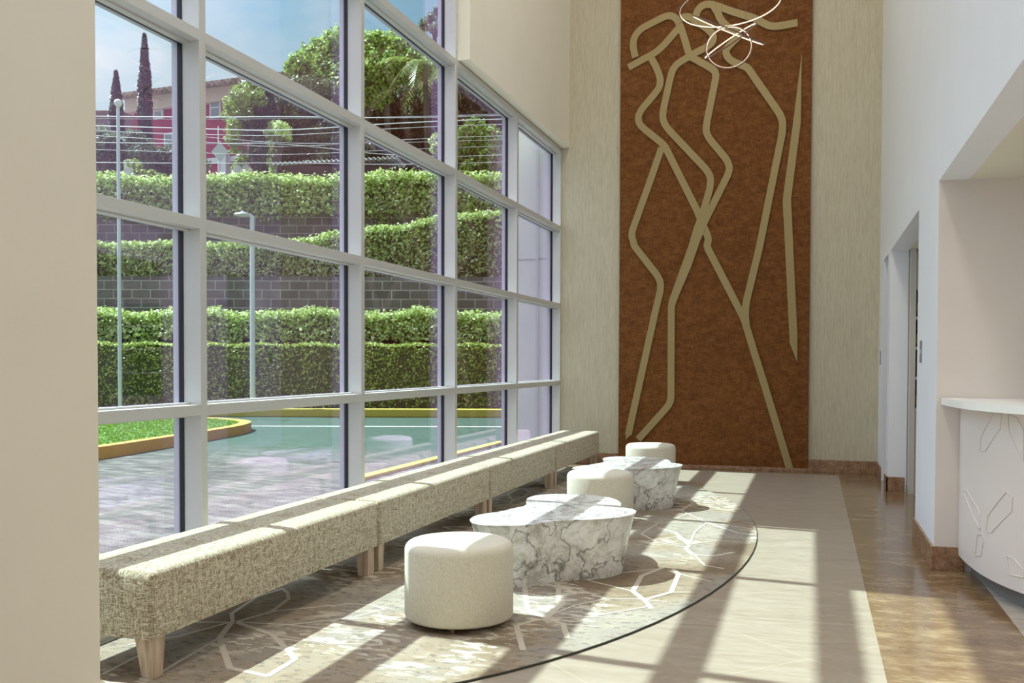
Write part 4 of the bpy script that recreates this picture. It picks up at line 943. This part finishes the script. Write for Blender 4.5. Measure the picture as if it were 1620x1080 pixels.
tree('garden_shrub', 'dark bush at the foot of the crimson house', 'shrub', [(255, 255, 18), (275, 250, 16), (290, 262, 22), (262, 272, 20), (285, 285, 20), (310, 270, 20)], 44, M_TREE_DARK, 110, 0.12)
tree('garden_shrub', 'low bright yellow green bush above the topmost hedge', 'shrub', [(208, 263, 6), (216, 265, 7), (222, 268, 5), (218, 276, 5), (230, 279, 6), (242, 280, 6), (254, 283, 5), (262, 284, 4)], 41.2, M_YEL, 230, 0.08, trunk=False)
# grey garden ramp wall
a = hill(*hp(200, 290, 41.9)[:2]); tag(hobj(MB().add([(hp(198, 0, 41.9)[0], 41.9, 8.3), (hp(300, 0, 41.9)[0], 41.9, 8.3), (hp(300, 0, 41.9)[0], 41.9, 9.0), (hp(215, 0, 41.9)[0], 41.9, 9.75), (hp(198, 0, 41.9)[0], 41.9, 10.2)] +
    [(hp(198, 0, 41.9)[0], 42.1, 8.3), (hp(300, 0, 41.9)[0], 42.1, 8.3), (hp(300, 0, 41.9)[0], 42.1, 9.0), (hp(215, 0, 41.9)[0], 42.1, 9.75), (hp(198, 0, 41.9)[0], 42.1, 10.2)],
    [(0, 1, 2, 3, 4), (9, 8, 7, 6, 5), (2, 1, 6, 7), (3, 2, 7, 8), (4, 3, 8, 9), (0, 4, 9, 5)]), 'garden_wall', M_STUCCO), 'sloping grey garden wall above the topmost hedge', 'wall')
# lean-to with corrugated roof
u0, u1 = hp(440, 0, 41)[0], hp(622, 0, 41)[0]; lt = empty('lean_to_shed', (0, 0, 0), HRZ); tag(lt, 'dim shed with a white corrugated roof behind the topmost hedge', 'shed')
MB().box(u0, u1, 41.6, 44, 8.3, 9.9).build('wall', M_DIM, lt)
cg = MB(); N_ = 110
for i in range(N_):
    ua, ub = u0 - 0.3 + (u1 - u0 + 0.5) * i / N_, u0 - 0.3 + (u1 - u0 + 0.5) * (i + 1) / N_; ha = 0.045 * (1 if i % 4 in (1, 2) else -1); hb_ = 0.045 * (1 if (i + 1) % 4 in (1, 2) else -1)
    sl_ = lambda u: 9.86 + (u - u0) * 0.055
    cg.add([(ua, 40.8, sl_(ua) + ha), (ub, 40.8, sl_(ub) + hb_), (ub, 44.4, sl_(ub) + hb_ + 0.3), (ua, 44.4, sl_(ua) + ha + 0.3), (ua, 40.8, sl_(ua) + ha - 0.04), (ub, 40.8, sl_(ub) + hb_ - 0.04)], [(0, 1, 2, 3), (0, 4, 5, 1)])
cg.build('corrugated_roof', M_TRIMW, lt)
wz0, wz1 = hp(0, 289, 41)[2], hp(0, 277, 41)[2]
for xa, xb in ((475, 500), (578, 602)):
    a, b_ = hp(xa, 0, 41)[0], hp(xb, 0, 41)[0]; f = MB()
    for k in range(6): f.box(a + (b_ - a) * k / 5 - 0.012, a + (b_ - a) * k / 5 + 0.012, 41.5, 41.53, wz0 - 0.1, wz1)
    f.box(a, b_, 41.5, 41.53, wz1 - 0.03, wz1); f.build('window_grille', M_TRIMW, lt)
# white gate and fence
g_ = empty('garden_gate', (0, 0, 0), HRZ); tag(g_, 'white picket gate with an arched top by the crimson house', 'gate')
a, b_ = hp(366, 0, 42.2)[0], hp(399, 0, 42.2)[0]; zt = hp(0, 262, 42.2)[2]
for k in range(12):
    x = a + (b_ - a) * k / 11; t = k / 11; MB().box(x - 0.03, x + 0.03, 42.2, 42.24, 8.35, zt - 0.35 * abs(2 * t - 1.1) ** 2).build('picket', M_TRIMW, g_)
MB().box(a, b_, 42.24, 42.28, 9.2, 9.27).build('rail', M_IRON, g_)
f = empty('iron_fence', (0, 0, 0), HRZ); tag(f, 'dark iron fence left of the white gate above the hedge', 'fence')
a, b_ = hp(335, 0, 41.6)[0], hp(400, 0, 41.6)[0]
m_ = MB()
for k in range(16): x = a + (b_ - a) * k / 15; m_.box(x - 0.015, x + 0.015, 41.6, 41.63, 8.3, 9.55)
m_.build('fence_bars', M_IRON, f); MB().box(a, b_, 41.63, 41.66, 9.42, 9.47).box(a, b_, 41.63, 41.66, 8.95, 9.0).build('rail', M_IRON, f)
# sign
sg = empty('road_sign', hill(*hp(350, 290, 40.6)[:2], 8.3), HRZ); tag(sg, 'back of a grey diamond road sign on a thin post', 'road sign')
zc = hp(350, 245, 40.6)[2] - 8.3; MB().tube([(0, 0, 0), (0, 0, zc + 0.45)], 0.03, 8).build('post', M_GALV, sg)
d_ = 0.36; MB().add([(-d_, -0.03, zc), (0, -0.03, zc - d_ * 1.15), (d_, -0.03, zc), (0, -0.03, zc + d_ * 1.15), (-d_, -0.05, zc), (0, -0.05, zc - d_ * 1.15), (d_, -0.05, zc), (0, -0.05, zc + d_ * 1.15)],
    [(0, 1, 2, 3), (7, 6, 5, 4), (0, 4, 5, 1), (1, 5, 6, 2), (2, 6, 7, 3), (3, 7, 4, 0)]).build('sign_plate', M_SIGN, sg)
tag(hobj(MB().tube([(*hp(347, 290, 40.9)[:2], 8.3), hp(347, 205, 40.9)], 0.025, 6), 'service_post', M_TRIMW), 'thin pale post rising behind the diamond sign', 'post')
# wires
def wire(pts, r, lab):
    P = smooth_open([hp(*q) for q in pts], 2); tag(hobj(MB().tube(P, r * 0.75, 5), 'overhead_cable', M_WIRE), lab, 'overhead cable', 'overhead cables across the hillside')
for (y0, y1, y2, r, lab) in [(190, 191, 190, 0.028, 'topmost pale overhead cable, nearly level'), (193.5, 194, 188, 0.014, 'thin cable close under the topmost one'),
                             (203, 214, 196, 0.03, 'thick pale cable rising towards the right'), (212, 222, 204, 0.016, 'thin cable under the thick rising cable'),
                             (207, 234, 228, 0.012, 'thin cable sagging to the right'), (216, 241, 222, 0.014, 'thin cable crossing the vine covered post'),
                             (231, 232, 252, 0.02, 'cable falling gently towards the right'), (240, 252, 238, 0.012, 'thin cable above the shed roof'), (262, 263, 263, 0.018, 'lowest overhead cable, just above the topmost hedge')]:
    wire([(60, y0, 40.2), (330, (y0 + y1) / 2 + 1, 40.2), (450, y1 - 2, 40.2), (640, y2 + 1, 40.2), (880, y2 - 8, 40.2)], r, lab)
